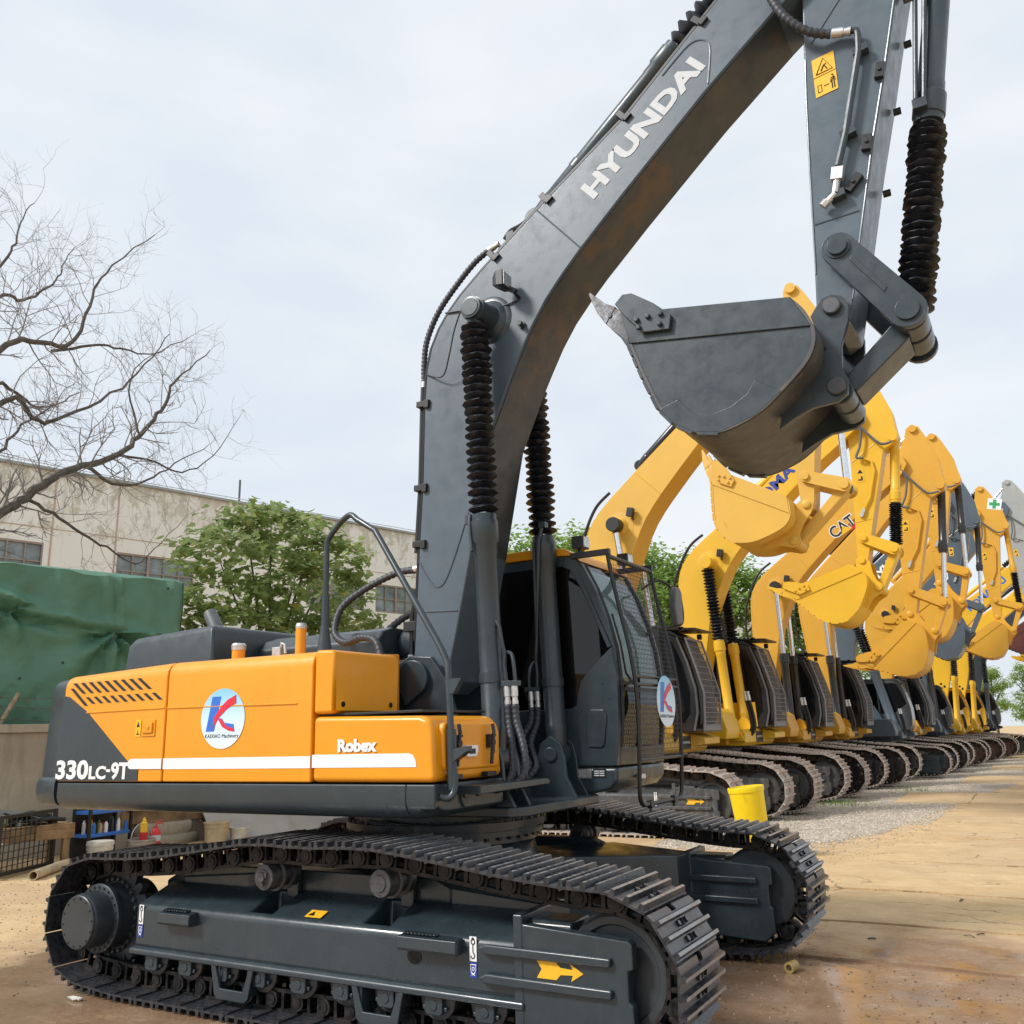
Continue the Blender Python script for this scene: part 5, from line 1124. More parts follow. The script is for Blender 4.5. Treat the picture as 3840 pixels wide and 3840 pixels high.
# gravel: a sheet with thousands of real pebbles on it
mg, t_, p_, L_ = nt('gravel')
gi_ = t_.nodes.new('ShaderNodeNewGeometry'); L_(ramp(t_, L_, gi_.outputs['Random Per Island'], [(0, (.29, .245, .19)), (.4, (.43, .375, .30)), (.75, (.51, .45, .37)), (1, (.60, .54, .46))]), p_.inputs['Base Color']); p_.inputs['Roughness'].default_value = .85
M['gravel'] = mg
def pebbles(n, fx, size, name):
    b = MB(); base = [(1, 0, 0), (-1, 0, 0), (0, 1, 0), (0, -1, 0), (0, 0, 1), (0, 0, -1)]
    for _ in range(n):
        x_, y_ = fx(); s_ = size * random.uniform(.5, 1.5); o = len(b.v); w = random.uniform(0, PI); ca, sa = math.cos(w), math.sin(w)
        k = (random.uniform(.8, 1.4), random.uniform(.6, 1.1), random.uniform(.4, .8))
        for v in base:
            X_, Y_, Z_ = v[0] * k[0] * s_ + v[1] * .35 * s_, v[1] * k[1] * s_ + v[2] * .3 * s_, v[2] * k[2] * s_ + v[0] * .15 * s_
            b.v.append((x_ + X_ * ca - Y_ * sa, y_ + X_ * sa + Y_ * ca, s_ * .25 + Z_))
        b.f += [tuple(o + i for i in f) for f in ((0, 2, 4), (2, 1, 4), (1, 3, 4), (3, 0, 4), (2, 0, 5), (1, 2, 5), (3, 1, 5), (0, 3, 5))]
    o = b.obj(name, M['gravel'], None, fix=False, smooth=False); return tag(o, kind='stuff')
def gfx():
    while True:
        y_ = 7.0 + 33 * random.random() ** 1.9; x_ = random.uniform(-1.2, 1.85 + .03 * y_)
        if y_ < 11 and x_ > 1.75 - (11 - y_) * .22 + random.gauss(0, .25): continue
        if y_ < 7.8 + random.random() * .8 and random.random() < .5: continue
        if 15.5 < y_ < 18.6 and x_ > 1.0: continue
        if 22.5 < y_ < 26.0 and x_ > 1.8: continue
        return x_, y_
pebbles(26000, gfx, .017, 'gravel')
gb_ = MB(); random.seed(4)
rim = [(-1.3, 7.5), (.1, 7.3), (.7, 7.8), (1.2, 8.6), (1.6, 9.6), (1.85, 11.5), (2.0, 13.5), (2.5, 17), (3.2, 22), (3.6, 30), (4.2, 40), (-1.3, 40)]
pts_ = []
for (x0, y0), (x1, y1) in zip(rim, rim[1:] + rim[:1]):
    for i in range(12): k_ = random.gauss(0, .07); hz = abs(x1 - x0) > abs(y1 - y0); pts_.append((x0 + (x1 - x0) * i / 12 + (0 if hz else k_), y0 + (y1 - y0) * i / 12 + (k_ if hz else 0), .004))
gb_.add(pts_, [tuple(range(len(pts_)))])
mgb, t_, p_, L_ = nt('gravel_bed'); po_ = t_.nodes.new('ShaderNodeNewGeometry').outputs['Position']; vo_ = t_.nodes.new('ShaderNodeTexVoronoi'); vo_.inputs['Scale'].default_value = 34; L_(po_, vo_.inputs['Vector'])
L_(ramp(t_, L_, mix(t_, L_, .5, vo_.outputs['Color'], noise(t_, L_, 2.5, 6, .6, po_)), [(.25, (.26, .21, .15)), (.5, (.42, .355, .275)), (.75, (.51, .45, .36))]), p_.inputs['Base Color']); p_.inputs['Roughness'].default_value = .9; bump(t_, L_, p_, vo_.outputs['Distance'], .6, .03)
tag(gb_.obj('ground', mgb, None, smooth=False), kind='structure')
mgs, t_, p_, L_ = nt('soil_crumbs'); gi_ = t_.nodes.new('ShaderNodeNewGeometry'); L_(ramp(t_, L_, gi_.outputs['Random Per Island'], [(0, (.10, .065, .038)), (.7, (.26, .175, .10)), (1, (.40, .29, .18))]), p_.inputs['Base Color']); p_.inputs['Roughness'].default_value = .9
gsave = M['gravel']; M['gravel'] = mgs
def rfx():
    k = random.random()
    if k < .25: return random.uniform(-9, -2.4), random.uniform(-3.2, 1.6)
    y_ = -2.2 + 14 * random.random() ** 1.7; return random.uniform(1.0, 4.6), y_
pebbles(7000, rfx, .0075, 'soil_crumbs'); M['gravel'] = gsave

# ---- boundary wall, barbed wire, covered shed
def concrete(name, c1, c2, c3, scale=1.5):
    m, t, p, L = nt(name); n = noise(t, L, scale, 8, .65); n2 = noise(t, L, scale * 14, 5, .6); n3 = noise(t, L, scale * 1.6, 6, .6, None, (2.5, 2.5, .4))
    a = ramp(t, L, n, [(.3, c1), (.7, c2)]); a = mix(t, L, mapr(t, L, n3, .5, .68, 0, .6), a, c3); L(a, p.inputs['Base Color']); p.inputs['Roughness'].default_value = .9; bump(t, L, p, n2, .35, .02); return m
M['wall'] = concrete('wall_render', (.30, .25, .185), (.42, .36, .27), (.22, .19, .145))
W0 = Vector((-9.95, 2.29, 0))
b = MB()
def wallbox(b, p0, s0, s1, o0, o1, z0, z1):
    vs = [on_line(p0, s_, o_, z_) for s_ in (s0, s1) for o_ in (o0, o1) for z_ in (z0, z1)]; b.add(vs, [(0, 1, 3, 2), (4, 6, 7, 5), (0, 4, 5, 1), (2, 3, 7, 6), (0, 2, 6, 4), (1, 5, 7, 3)])
wallbox(b, W0, -9, 16, -.22, 0, 0, 1.9)
bw = b.obj('boundary_wall', M['wall'], None, .01); tag(bw, 'weathered concrete boundary wall with a flat coping behind the junk', 'wall')
b = MB(); wallbox(b, W0, -9, 16, -.27, .06, 1.9, 2.03); b.obj('coping', M['wall'], bw, .012)
M['oldwood'] = plain('weathered_wood', (.30, .24, .17), .85, nscale=14, var=.35, bumpk=.3)
fpo = empty('barbed_wire_fence', on_line(W0, 0, -.1, 2.0), 'rusty barbed wire strung on a leaning wooden post above the wall', 'fence')
b = MB(); inv = lambda p: Vector(p) - fpo.location
b.tube([inv(on_line(W0, -.02, -.12, 1.95)), inv(on_line(W0, .10, -.10, 2.2)), inv(on_line(W0, .24, -.06, 2.52))], .035, 6)
b.tube([inv(on_line(W0, 3.4, -.12, 1.95)), inv(on_line(W0, 3.5, -.06, 2.5))], .03, 6); b.obj('fence_post', M['oldwood'], fpo)
b = MB()
for k, z_ in enumerate((2.1, 2.3, 2.45)):
    pts = [inv(on_line(W0, -5 + .25 * i, -.08, z_ + .02 * math.sin(i * 1.3 + k) - .04 * math.sin(PI * ((i * .25 + 1.5) % 3.4) / 3.4))) for i in range(54)]; b.tube(pts, .004, 4)
    for p in pts[::1]: b.tube([p + Vector((0, .02, .02)), p - Vector((0, .02, .02))], .003, 4); b.tube([p + Vector((0, .02, -.02)), p - Vector((0, .02, -.02))], .003, 4)
b.obj('barbed_wire', M['brownframe'], fpo)
def fabric(name, c1, c2, rough=.5):
    m, t, p, L = nt(name); n = noise(t, L, .9, 5); n2 = noise(t, L, 5, 7, .65); a = ramp(t, L, n, [(.3, c1), (.7, c2)]); L(mix(t, L, mapr(t, L, n2, .55, .75, 0, .25), a, tuple(v * .55 + .05 for v in c2)), p.inputs['Base Color']); p.inputs['Roughness'].default_value = rough
    cr = t.nodes.new('ShaderNodeTexVoronoi'); cr.feature = 'SMOOTH_F1'; cr.inputs['Scale'].default_value = 1.7; tc_ = t.nodes.new('ShaderNodeTexCoord'); nz = t.nodes.new('ShaderNodeTexNoise'); nz.inputs['Scale'].default_value = 2.2; L(tc_.outputs['Object'], nz.inputs['Vector']); vm = t.nodes.new('ShaderNodeVectorMath'); L(tc_.outputs['Object'], vm.inputs[0]); L(nz.outputs['Color'], vm.inputs[1]); L(vm.outputs[0], cr.inputs['Vector']); bump(t, L, p, cr.outputs['Distance'], .6, .10); return m
M['tarp'] = fabric('green_tarpaulin_cloth', (.062, .165, .105), (.088, .21, .14), .55)
T0 = Vector((-10.74, 2.46, 0))
def tarp_pt(s, q):
    """s along the wall, q from 0 (top edge) to 1 (bottom)"""
    top = 4.70 + .05 * math.sin(s * 1.1) - .10 * math.exp(-((s - 1.6) / .8) ** 2)
    z = top - q * 3.1
    fold = 0
    for (fs, amp, wd) in ((-.9, .12, .22), (.15, .10, .20), (1.05, .16, .22), (1.75, .16, .10), (2.0, .10, .06), (2.45, .10, .18), (2.98, .12, .09), (-2.2, .1, .3)):
        fold += amp * math.exp(-((s - fs - .30 * q) / (wd * (1 + 1.2 * q))) ** 2) * (1 - .25 * q)
    # the sheet is gathered along a slanting line and hangs over it
    gl = .16 + .075 * (s + .5) + .03 * math.sin(s * 2.2)
    if -4 < s < 3: fold += .20 * math.exp(-((q - gl + .03) / .035) ** 2) * max(0, 1 - abs(s - .3) / 3) - .16 * math.exp(-((q - gl - .035) / .03) ** 2) * max(0, 1 - abs(s - .3) / 3)
    gl2 = .33 + .05 * math.sin(s * 1.7 + .5)
    for sp_, qp, n_, am in ((.2, .26, 7, .13), (1.95, .36, 8, .17), (2.9, .35, 6, .10), (-1.2, .2, 6, .12)):
        dx_, dz_ = s - sp_, (q - qp) * 3.1; r_ = math.hypot(dx_, dz_)
        if dz_ > -.1: fold += am * math.sin(math.atan2(dx_, max(.02, dz_ + .1)) * n_ + sp_) * math.exp(-r_ / .75) * min(1, r_ / .15)
    fold += .05 * math.sin(s * 2.3 + q * 4 + 1.2 * math.sin(q * 7)) * q + .014 * math.sin(s * 5 - q * 19) + .008 * math.sin(s * 13 + q * 27)
    return on_line(T0, s, fold, z)
b = MB(); rows = [[tarp_pt(-7 + 10.25 * i / 150, q / 60) for i in range(151)] for q in range(61)]
b.sheet([[on_line(T0, -7 + 10.25 * i / 150, -2.6, 4.45) for i in range(151)], [on_line(T0, -7 + 10.25 * i / 150, -.25, 4.78) for i in range(151)]] + rows)
b.sheet([[tarp_pt(3.25, q / 20) for q in range(21)], [tarp_pt(3.25, q / 20) - WN * .9 + WD * (.05 + .05 * math.sin(q)) for q in range(21)], [tarp_pt(3.25, q / 20) - WN * 2.4 + WD * .02 for q in range(21)]])
tp = b.obj('tarpaulin', M['tarp'], None, angle=60); tag(tp, 'big creased green tarpaulin hung over a shed behind the wall', 'tarpaulin')
# ---- factory building
mb_, t_, p_, L_ = nt('peeling_render')
geo_ = t_.nodes.new('ShaderNodeTexCoord').outputs['Object']
n1 = noise(t_, L_, .35, 7, .6, geo_); n2 = noise(t_, L_, 1.5, 12, .74, geo_, (1, 1, .6)); sz = t_.nodes.new('ShaderNodeSeparateXYZ'); L_(geo_, sz.inputs[0])
n3 = noise(t_, L_, .9, 6, .6, geo_, (4, 4, .18))
cw = ramp(t_, L_, n1, [(.3, (.80, .785, .72)), (.7, (.86, .85, .80))])
up = mapr(t_, L_, sz.outputs[2], 6.8, 11.6, -.10, .095)
ad = t_.nodes.new('ShaderNodeMath'); L_(n2, ad.inputs[0]); L_(up, ad.inputs[1])
cw = mix(t_, L_, mapr(t_, L_, ad.outputs[0], .552, .60, 0, .75), cw, (.52, .475, .38))
ad2 = t_.nodes.new('ShaderNodeMath'); L_(n3, ad2.inputs[0]); L_(up, ad2.inputs[1])
cw = mix(t_, L_, mapr(t_, L_, ad2.outputs[0], .58, .70, 0, .4), cw, (.48, .45, .37)); L_(cw, p_.inputs['Base Color']); p_.inputs['Roughness'].default_value = .9
M['render'] = mb_
B0 = Vector((-27.12, 11.35, 0))
bd = empty('factory_building', B0, 'long cream factory building with peeling render and grid windows', 'building')
bd.rotation_euler = (0, 0, AZ)          # local x runs along the facade, local -y is its front
wins = [(1.73 + .0 - 3.0 + 0, 1.75), (4.42, 7.6), (13.0, 16.2), (16.9, 20.1), (25.2, 28.4)]
z0, z1 = 7.55, 8.93
b = MB(); prev = -30
for a_, c_ in wins:
    b.bb(prev, a_, 0, .4, 0, 11.7); b.bb(a_, c_, .004, .4, 0, z0); b.bb(a_, c_, .004, .4, z1, 11.695); prev = c_
b.bb(prev, 60, 0, .4, 0, 11.7); b.bb(-30, 60, .4, 12, 0, 11.4)
b.obj('facade', M['render'], bd, smooth=False)
b = MB(); b.bb(-30, 60, -.12, 12, 11.70, 11.80); b.obj('roof_edge', M['lightgrey'], bd)
b = MB(); b.tube([(-30 + i * 1.5, .3, 12.0 + .02 * math.sin(i)) for i in range(60)], .02, 5)
for i in range(31): b.cyl((-30 + i * 3, .3, 11.8), (-30 + i * 3, .3, 12.02), .015, None, 5)
b.obj('lightning_cable', M['zinc'], bd)
b = MB()
for s_ in (1.95, 4.3, 12.0, 20.6, 24.9): b.bb(s_, s_ + .05, -.03, 0, 6, 11.7)
b.bb(-30, 60, -.012, 0, 9.48, 9.51)
b.obj('render_joint', plain('joint_rust', (.52, .38, .30), .8), bd)
M['pane'] = plain('dusty_pane', (.22, .27, .28), .25, 0, .5, 1.2, .5)
M['frameold'] = plain('rusty_window_frame', (.34, .27, .22), .7)
for a_, c_ in wins:
    b = MB(); b.bb(a_, c_, .02, .10, z0, z0 + .07); b.bb(a_, c_, .02, .10, z1 - .07, z1)
    n_ = 5
    for i in range(n_ + 1): x_ = a_ + (c_ - a_) * i / n_; b.bb(x_ - (.05 if i in (0, 2, n_) else .02), x_ + (.05 if i in (0, 2, n_) else .02), .018, .09, z0, z1)
    b.bb(a_, c_, .03, .08, z0 + .66, z0 + .70); wf = b.obj('window', M['frameold'], bd)
    b = MB(); b.bb(a_, c_, .12, .14, z0, z1); b.obj('pane', M['pane'], wf)
b = MB(); b.cyl((10.0, 1.0, 11.8), (10.0, 1.0, 13.1), .05, None, 6); b.obj('vent_mast', M['grey'], bd)

# ---- trees
def limb_tube(b, pts, r0, r1, n=6):
    k = len(pts); b.tube(pts, [r0 + (r1 - r0) * i / (k - 1) for i in range(k)], n)
M['bark'] = plain('bare_bark', (.10, .085, .072), .85, nscale=9, var=.4, bumpk=.4)
M['twig'] = plain('grey_twig', (.22, .20, .19), .8, nscale=9, var=.3)
bt = empty('bare_tree', (-13, 1.2, 0), 'leafless tree with spreading crooked limbs in front of the factory roof', 'tree')
TB0 = Vector((-13, 1.2, 0))
def yz(p, dx=0): return Vector((dx, p[0] - 1.2, p[1]))
trunk = [(1.2, 0), (1.25, 2), (1.4, 3.4), (1.9, 4.6)]
b = MB(); limb_tube(b, smoothpts([yz(p) for p in trunk], 5), .26, .17, 10); tr_ = b.obj('trunk', M['bark'], bt)
limbs = [
 ([(1.9, 4.6), (2.9, 5.5), (3.63, 6.13), (4.15, 6.6), (4.73, 7.19), (5.3, 7.5), (6.05, 8.0), (6.6, 8.55), (7.0, 9.1), (7.25, 9.65), (7.4, 10.15), (7.7, 10.5), (8.44, 11.37)], .15, .012, 0),
 ([(5.3, 7.5), (6.1, 7.35), (7.0, 7.6), (7.9, 8.3), (9.03, 9.09)], .055, .008, -.5),
 ([(4.15, 6.6), (4.7, 6.35), (5.3, 6.0), (5.9, 5.8), (6.6, 5.55), (6.9, 5.9), (7.6, 6.7)], .05, .006, .5),
 ([(1.6, 4.0), (2.4, 6.2), (3.2, 8.05), (3.62, 8.5), (4.1, 8.15), (4.65, 8.45), (5.6, 9.2), (6.4, 10.2), (7.0, 11.2)], .10, .010, .4),
 ([(3.0, 5.7), (3.35, 6.9), (3.6, 7.5), (4.0, 8.1), (4.6, 8.75)], .06, .015, -.3),
 ([(1.4, 3.6), (1.9, 6.2), (2.4, 8.0), (3.25, 9.49), (3.75, 9.75), (4.35, 9.85), (4.65, 10.5), (4.78, 11.3), (5.1, 12.0), (6.0, 13.2)], .11, .010, .9),
 ([(4.35, 9.85), (5.1, 10.2), (5.7, 10.3), (6.4, 10.4), (7.1, 11.0)], .045, .008, 1.0),
 ([(1.5, 4.2), (1.9, 7), (2.5, 9.6), (3.3, 10.75), (3.8, 10.9), (4.3, 11.4), (4.6, 11.8), (4.75, 12.2), (5.0, 12.9)], .07, .008, -.8),
 ([(2.2, 7.4), (3.3, 8.75), (3.8, 8.75), (4.4, 8.7), (5.0, 9.0), (5.6, 9.5)], .06, .010, -1.0),
 ([(1.4, 3.6), (1.7, 7), (2.3, 9.6), (3.0, 11.2), (3.2, 11.8), (3.3, 12.3), (3.45, 12.8)], .06, .008, .2),
 ([(6.05, 8.0), (6.9, 8.0), (7.6, 7.9), (8.3, 8.4), (9.0, 9.6)], .04, .006, .7),
 ([(6.6, 8.55), (6.3, 9.6), (6.6, 10.4), (7.4, 11.1)], .035, .005, -.6),
]
bl = MB(); bt_ = MB()
def twigs(p, d, ln, r, depth):
    if depth == 0 or ln < .12: return
    pts = [p]; dd = d.copy()
    for i in range(4):
        dd = (dd + Vector((random.gauss(0, .20), random.gauss(0, .17), random.gauss(.07, .17)))).normalized(); pts.append(pts[-1] + dd * ln / 4)
    limb_tube(bt_, pts, r, r * .45, 4)
    for i in range(random.randint(2, 4)):
        k = random.choice((1, 2, 3, 4)); w = random.choice((-1, 1)) * random.uniform(.4, 1.0)
        nd = Vector((dd.x + random.gauss(0, .4), dd.y * math.cos(w) - dd.z * math.sin(w), dd.y * math.sin(w) + dd.z * math.cos(w))).normalized()
        twigs(pts[k], nd, ln * random.uniform(.5, .8), r * .55, depth - 1)
for pts, r0, r1, dx in limbs:
    P = smoothpts([yz(p, dx * (i / len(pts)) + random.gauss(0, .05)) for i, p in enumerate(pts)], 4)
    P = [p + Vector((0, random.gauss(0, .02), random.gauss(0, .02))) for p in P]
    r0 *= .8; limb_tube(bl, P, r0, r1, 7)
    for i in range(4, len(P) - 1):
        if random.random() < .92:
            t = (P[i + 1] - P[i - 1]).normalized(); w = random.choice((-1, 1)) * random.uniform(.5, 1.15)
            d = Vector((random.gauss(0, .35), t.y * math.cos(w) - t.z * math.sin(w), t.y * math.sin(w) + t.z * math.cos(w))).normalized()
            twigs(P[i], d, random.uniform(.5, 1.15), max(.005, (r0 + (r1 - r0) * i / len(P)) * .28), 3)
    twigs(P[-1], (P[-1] - P[-3]).normalized(), .8, .006, 3)
bl.obj('limb', M['bark'], bt); o = bt_.obj('twig', M['twig'], bt, fix=False); o['kind'] = 'stuff'

def leaf_shape(kind):
    if kind == 'lobed': return [(0, 0), (.28, .02), (.5, -.02), (.42, .22), (.62, .38), (.30, .48), (.22, .78), (0, 1.0), (-.22, .78), (-.30, .48), (-.62, .38), (-.42, .22), (-.5, -.02), (-.28, .02)]
    return [(0, 0), (.32, .35), (.26, .72), (0, 1.0), (-.26, .72), (-.32, .35)]
def add_leaf(b, p, d, up, size, shape, droop=.25):
    d = d.normalized(); s = d.cross(up)
    s = s.normalized() if s.length > 1e-4 else Vector((1, 0, 0)); n = s.cross(d)
    b.add([p + s * x * size + d * y * size + n * (-droop * y * y + .18 * abs(x)) * size for x, y in shape], [tuple(range(len(shape)))])
def crown(blobs, n_spray, leaves, size, kind, spread, flat_=.5):
    b = MB(); sh = leaf_shape(kind); tot = sum(r[0] * r[1] * r[2] for _, r in blobs)
    for c, r in blobs:
        for _ in range(max(3, int(n_spray * r[0] * r[1] * r[2] / tot))):
            w = Vector((random.gauss(0, 1), random.gauss(0, 1), random.gauss(0, 1))).normalized(); k = random.uniform(.30, 1.05) ** .6
            o_ = Vector(c) + Vector((w.x * r[0], w.y * r[1], w.z * r[2])) * k; out = (w + Vector((0, 0, -.1))).normalized()
            for j in range(leaves):
                a = random.uniform(0, 2 * PI); d = (out * .5 + Vector((math.cos(a), math.sin(a), random.uniform(-.55, .25)))).normalized()
                p = o_ + Vector((random.gauss(0, spread), random.gauss(0, spread), random.gauss(0, spread * flat_)))
                add_leaf(b, p, d, Vector((random.gauss(0, .3), random.gauss(0, .3), 1)).normalized(), size * random.uniform(.6, 1.2), sh)
    return b
M['leafA'] = leafmat('broad_green_leaf', (.21, .29, .09), (.34, .43, .17), (.58, .53, .15), .55)
M['leafB'] = leafmat('light_green_leaf', (.20, .32, .06), (.34, .48, .12), (.42, .50, .16), .5)
M['leafC'] = leafmat('mid_green_leaf', (.17, .28, .055), (.29, .42, .11), (.38, .46, .15), .5)
gt = empty('broadleaf_tree', (-11.5, 9.45, 0), 'young broad-leaved green tree standing between the tarpaulin and the boom', 'tree')
b = MB(); forks = [((0, 0, 0), (0, .0, 2.6), (0, -.1, 4.4))]
for tp_ in ((0, -2.4, 5.0), (.3, -1.2, 6.6), (-.2, .1, 6.9), (.2, 1.4, 6.9), (-.3, 2.6, 6.2), (.3, 1.9, 5.0), (0, -1.6, 5.6), (.2, .6, 5.6)): forks.append(((0, 0, 2.3), (tp_[0] * .4, tp_[1] * .45, 2.3 + (tp_[2] - 2.3) * .55), tp_))
for f_ in forks: limb_tube(b, smoothpts(f_, 5), .09 if f_[0][2] == 0 else .05, .05 if f_[0][2] == 0 else .012, 7)
b.obj('trunk', M['bark'], gt)
blobs = [((0, -2.3, 4.75), (.9, 1.2, .75)), ((.1, -1.7, 5.8), (.9, .9, .75)), ((0, -.75, 6.9), (.8, .75, .5)), ((0, -1.0, 6.3), (.8, .9, .6)), ((0, .3, 6.6), (.9, 1.0, .8)), ((.1, 1.3, 7.0), (.7, .7, .5)), ((0, 1.7, 6.2), (1, 1.1, .8)), ((0, 2.9, 6.2), (.8, .85, .7)), ((0, 2.9, 5.0), (.9, .9, .9)), ((.2, .3, 5.2), (1.2, 1.4, 1.0)), ((.2, -1.4, 4.0), (1.1, 1.4, .8)), ((.2, 1.3, 4.1), (1.1, 1.6, .8)), ((0, 0, 3.3), (1, 2.2, .6))]
crown(blobs, 520, 11, .20, 'lobed', .20, .32).obj('crown', M['leafA'], gt, fix=False, smooth=False)
bp = empty('shrub', (-12.2, 14.6, 0), 'low bright green shrub by the factory wall seen behind the boom foot', 'shrub')
b = MB(); limb_tube(b, [(0, 0, 0), (0, 0, 2.5), (.1, 0, 4.2)], .06, .03, 6); b.obj('trunk', M['bark'], bp)
crown([((0, 0, 4.1), (.7, 1.0, .7)), ((0, .5, 3.3), (.8, 1.1, .8))], 120, 9, .2, 'oval', .18).obj('crown', M['leafB'], bp, fix=False, smooth=False)
def far_tree(name, h, w, mat, seed):
    random.seed(seed); e = empty(name, (0, 0, 0), 'x', 'tree', 'green trees behind the row')
    b = MB(); limb_tube(b, [(0, 0, 0), (.1, 0, h * .4), (0, .1, h * .8)], .28, .09, 8)
    for i in range(7):
        a = i * 2.4; limb_tube(b, [(0, 0, h * (.3 + .05 * i)), (w * .3 * math.cos(a), w * .3 * math.sin(a), h * (.45 + .05 * i)), (w * .6 * math.cos(a), w * .6 * math.sin(a), h * (.55 + .05 * i))], .10, .03, 6)
    b.obj('trunk', M['bark'], e)
    bl = []
    for i in range(26):
        z = random.uniform(.28, .97); rr = w * math.sin(PI * min(1, max(.12, (z - .18) / .86))) ** .6; a = random.uniform(0, 2 * PI); k = random.uniform(.25, .85)
        s_ = random.uniform(.20, .34) * w; bl.append(((rr * k * math.cos(a), rr * k * math.sin(a), h * z * .97), (s_, s_, s_ * .7)))
    crown(bl, 900, 9, .30, 'oval', .28, .6).obj('crown', M[mat], e, fix=False, smooth=False); return e
def copy_tree(e, loc, rz, s, label):
    c = e.copy(); col.objects.link(c); c.location = loc; c.rotation_euler = (0, 0, rz); c.scale = (s, s, s); c['label'] = label
    for ch in e.children: d = ch.copy(); col.objects.link(d); d.parent = c
    return c
ft = far_tree('green_tree', 13, 4.2, 'leafB', 3); ft2 = far_tree('green_tree', 12, 3.9, 'leafC', 5)
ft.location = (-17.6, 35.2, 0); ft['label'] = 'light green tree showing above the orange cab roof beside the slate boom'
ft2.location = (-11.0, 35.5, 0); ft2.scale = (.9, .9, .9); ft2['label'] = 'light green tree between the ochre boom and the bright yellow boom'
copy_tree(ft, (-8.6, 36.5, 0), 1.3, .82, 'light green tree between the bright yellow boom and the amber boom with lettering')
copy_tree(ft2, (-20.8, 37.5, 0), 2.0, .98, 'green tree just behind the bellows rams of the slate boom')
copy_tree(ft, (-14.2, 38.0, 0), 4.1, .92, 'green tree hidden mostly by the ochre boom')
copy_tree(ft2, (-5.4, 40.0, 0), 3.0, .74, 'green tree low behind the amber boom with lettering')
copy_tree(ft, (-7.6, 62, 0), 2.2, .72, 'small far tree showing beside the slate grey boom in the row')
copy_tree(ft2, (3.4, 78, 0), .6, .52, 'small far tree showing above the farthest cab')
copy_tree(ft, (.6, 84, 0), 5.0, .50, 'small far tree peeping out under the maroon bucket')
copy_tree(ft2, (-2.6, 66, 0), 1.9, .62, 'far tree hidden behind the buckets of the row')
random.seed(11)
# grass tufts
M['grass'] = leafmat('grass_blade', (.10, .20, .03), (.18, .30, .06), (.3, .33, .1), .3)
b = MB()
for cx, cy, n_, sp_ in ((-.05, 15.0, 160, .28), (.25, 14.6, 60, .2), (1.05, 19.2, 110, .3), (2.5, 40, 120, .7), (3.2, 45, 80, .5)):
    for _ in range(n_):
        p = Vector((cx + random.gauss(0, sp_), cy + random.gauss(0, sp_), 0)); a = random.uniform(0, 2 * PI); d = Vector((math.cos(a) * .5, math.sin(a) * .5, 1)); s_ = Vector((-math.sin(a), math.cos(a), 0)) * .006; h_ = random.uniform(.05, .16)
        b.add([p - s_, p + s_, p + d * h_], [(0, 1, 2)])
o = b.obj('grass', M['grass'], None, fix=False, smooth=False); tag(o, kind='stuff')

# ---- things lying about at the foot of the wall
def thing(mb, name, m, label, cat, group=None, bevel=0): return tag(mb.obj(name, M[m] if isinstance(m, str) else m, None, bevel), label, cat, group)
# mesh gate leaning
cg = empty('mesh_panel', (-8.0, 1.30, 0), 'black welded mesh panel with a square frame standing in front of the bench', 'mesh panel')
A, Bp = Vector((0, .0, 0)), Vector((-.53, 1.12, 0)); D_ = (Bp - A).normalized()
b = MB()
for s_ in (0, 1.0): b.tube([A.lerp(Bp, s_) + Vector((0, 0, .02)), A.lerp(Bp, s_) + Vector((.0, 0, .80))], .035, 4)
for z_ in (.06, .78): b.tube([A + Vector((0, 0, z_)), Bp + Vector((0, 0, z_))], .03, 4)
b.obj('panel_frame', M['black'], cg)
b = MB()
for i in range(1, 11): b.tube([A.lerp(Bp, i / 11) + Vector((0, 0, .06)), A.lerp(Bp, i / 11) + Vector((0, 0, .78))], .008, 5)
for i in range(1, 8): b.tube([A + Vector((0, 0, .06 + .09 * i)), Bp + Vector((0, 0, .06 + .09 * i))], .006, 5)
b.obj('mesh_wire', M['black'], cg)
b = MB(); b.bb(.03, .045, -.01, .03, .40, .56); b.obj('red_tag', M['red'], cg).location = Bp
# bench with parts on it
bench = empty('work_bench', (-8.75, 1.9, 0), 'old brown timber bench behind the black mesh panel', 'bench')
bench.rotation_euler = (0, 0, AZ); M['brownwood'] = plain('brown_timber', (.24, .15, .07), .8, nscale=6, var=.4, bumpk=.2)
b = MB(); b.bb(-1.6, .75, -.35, .35, .53, .60); b.bb(-1.6, .75, -.36, -.33, .40, .53); b.obj('bench_top', M['brownwood'], bench, .006)
for x_ in (-1.5, .65):
    for y_ in (-.3, .3): b = MB(); b.bb(x_ - .04, x_ + .04, y_ - .04, y_ + .04, 0, .53); b.obj('leg', M['brownwood'], bench)
def lathe_thing(name, m, loc, prof, label, cat, group=None, n=20, lean=(0, 0, 1)):
    b = MB(); b.lathe((0, 0, 0), lean, prof, n); o = b.obj(name, M[m] if isinstance(m, str) else m, None); o.location = loc; return tag(o, label, cat, group)
M['bluesh'] = paint('blue_enamel', (.03, .16, .50), .4); M['pail'] = plain('chalky_white_plastic', (.55, .52, .45), .6, nscale=5, var=.25); M['dirtypail'] = plain('stained_plastic', (.30, .27, .22), .65, nscale=4, var=.4); M['tanpail'] = plain('tan_stained_plastic', (.42, .33, .20), .65, nscale=4, var=.3)
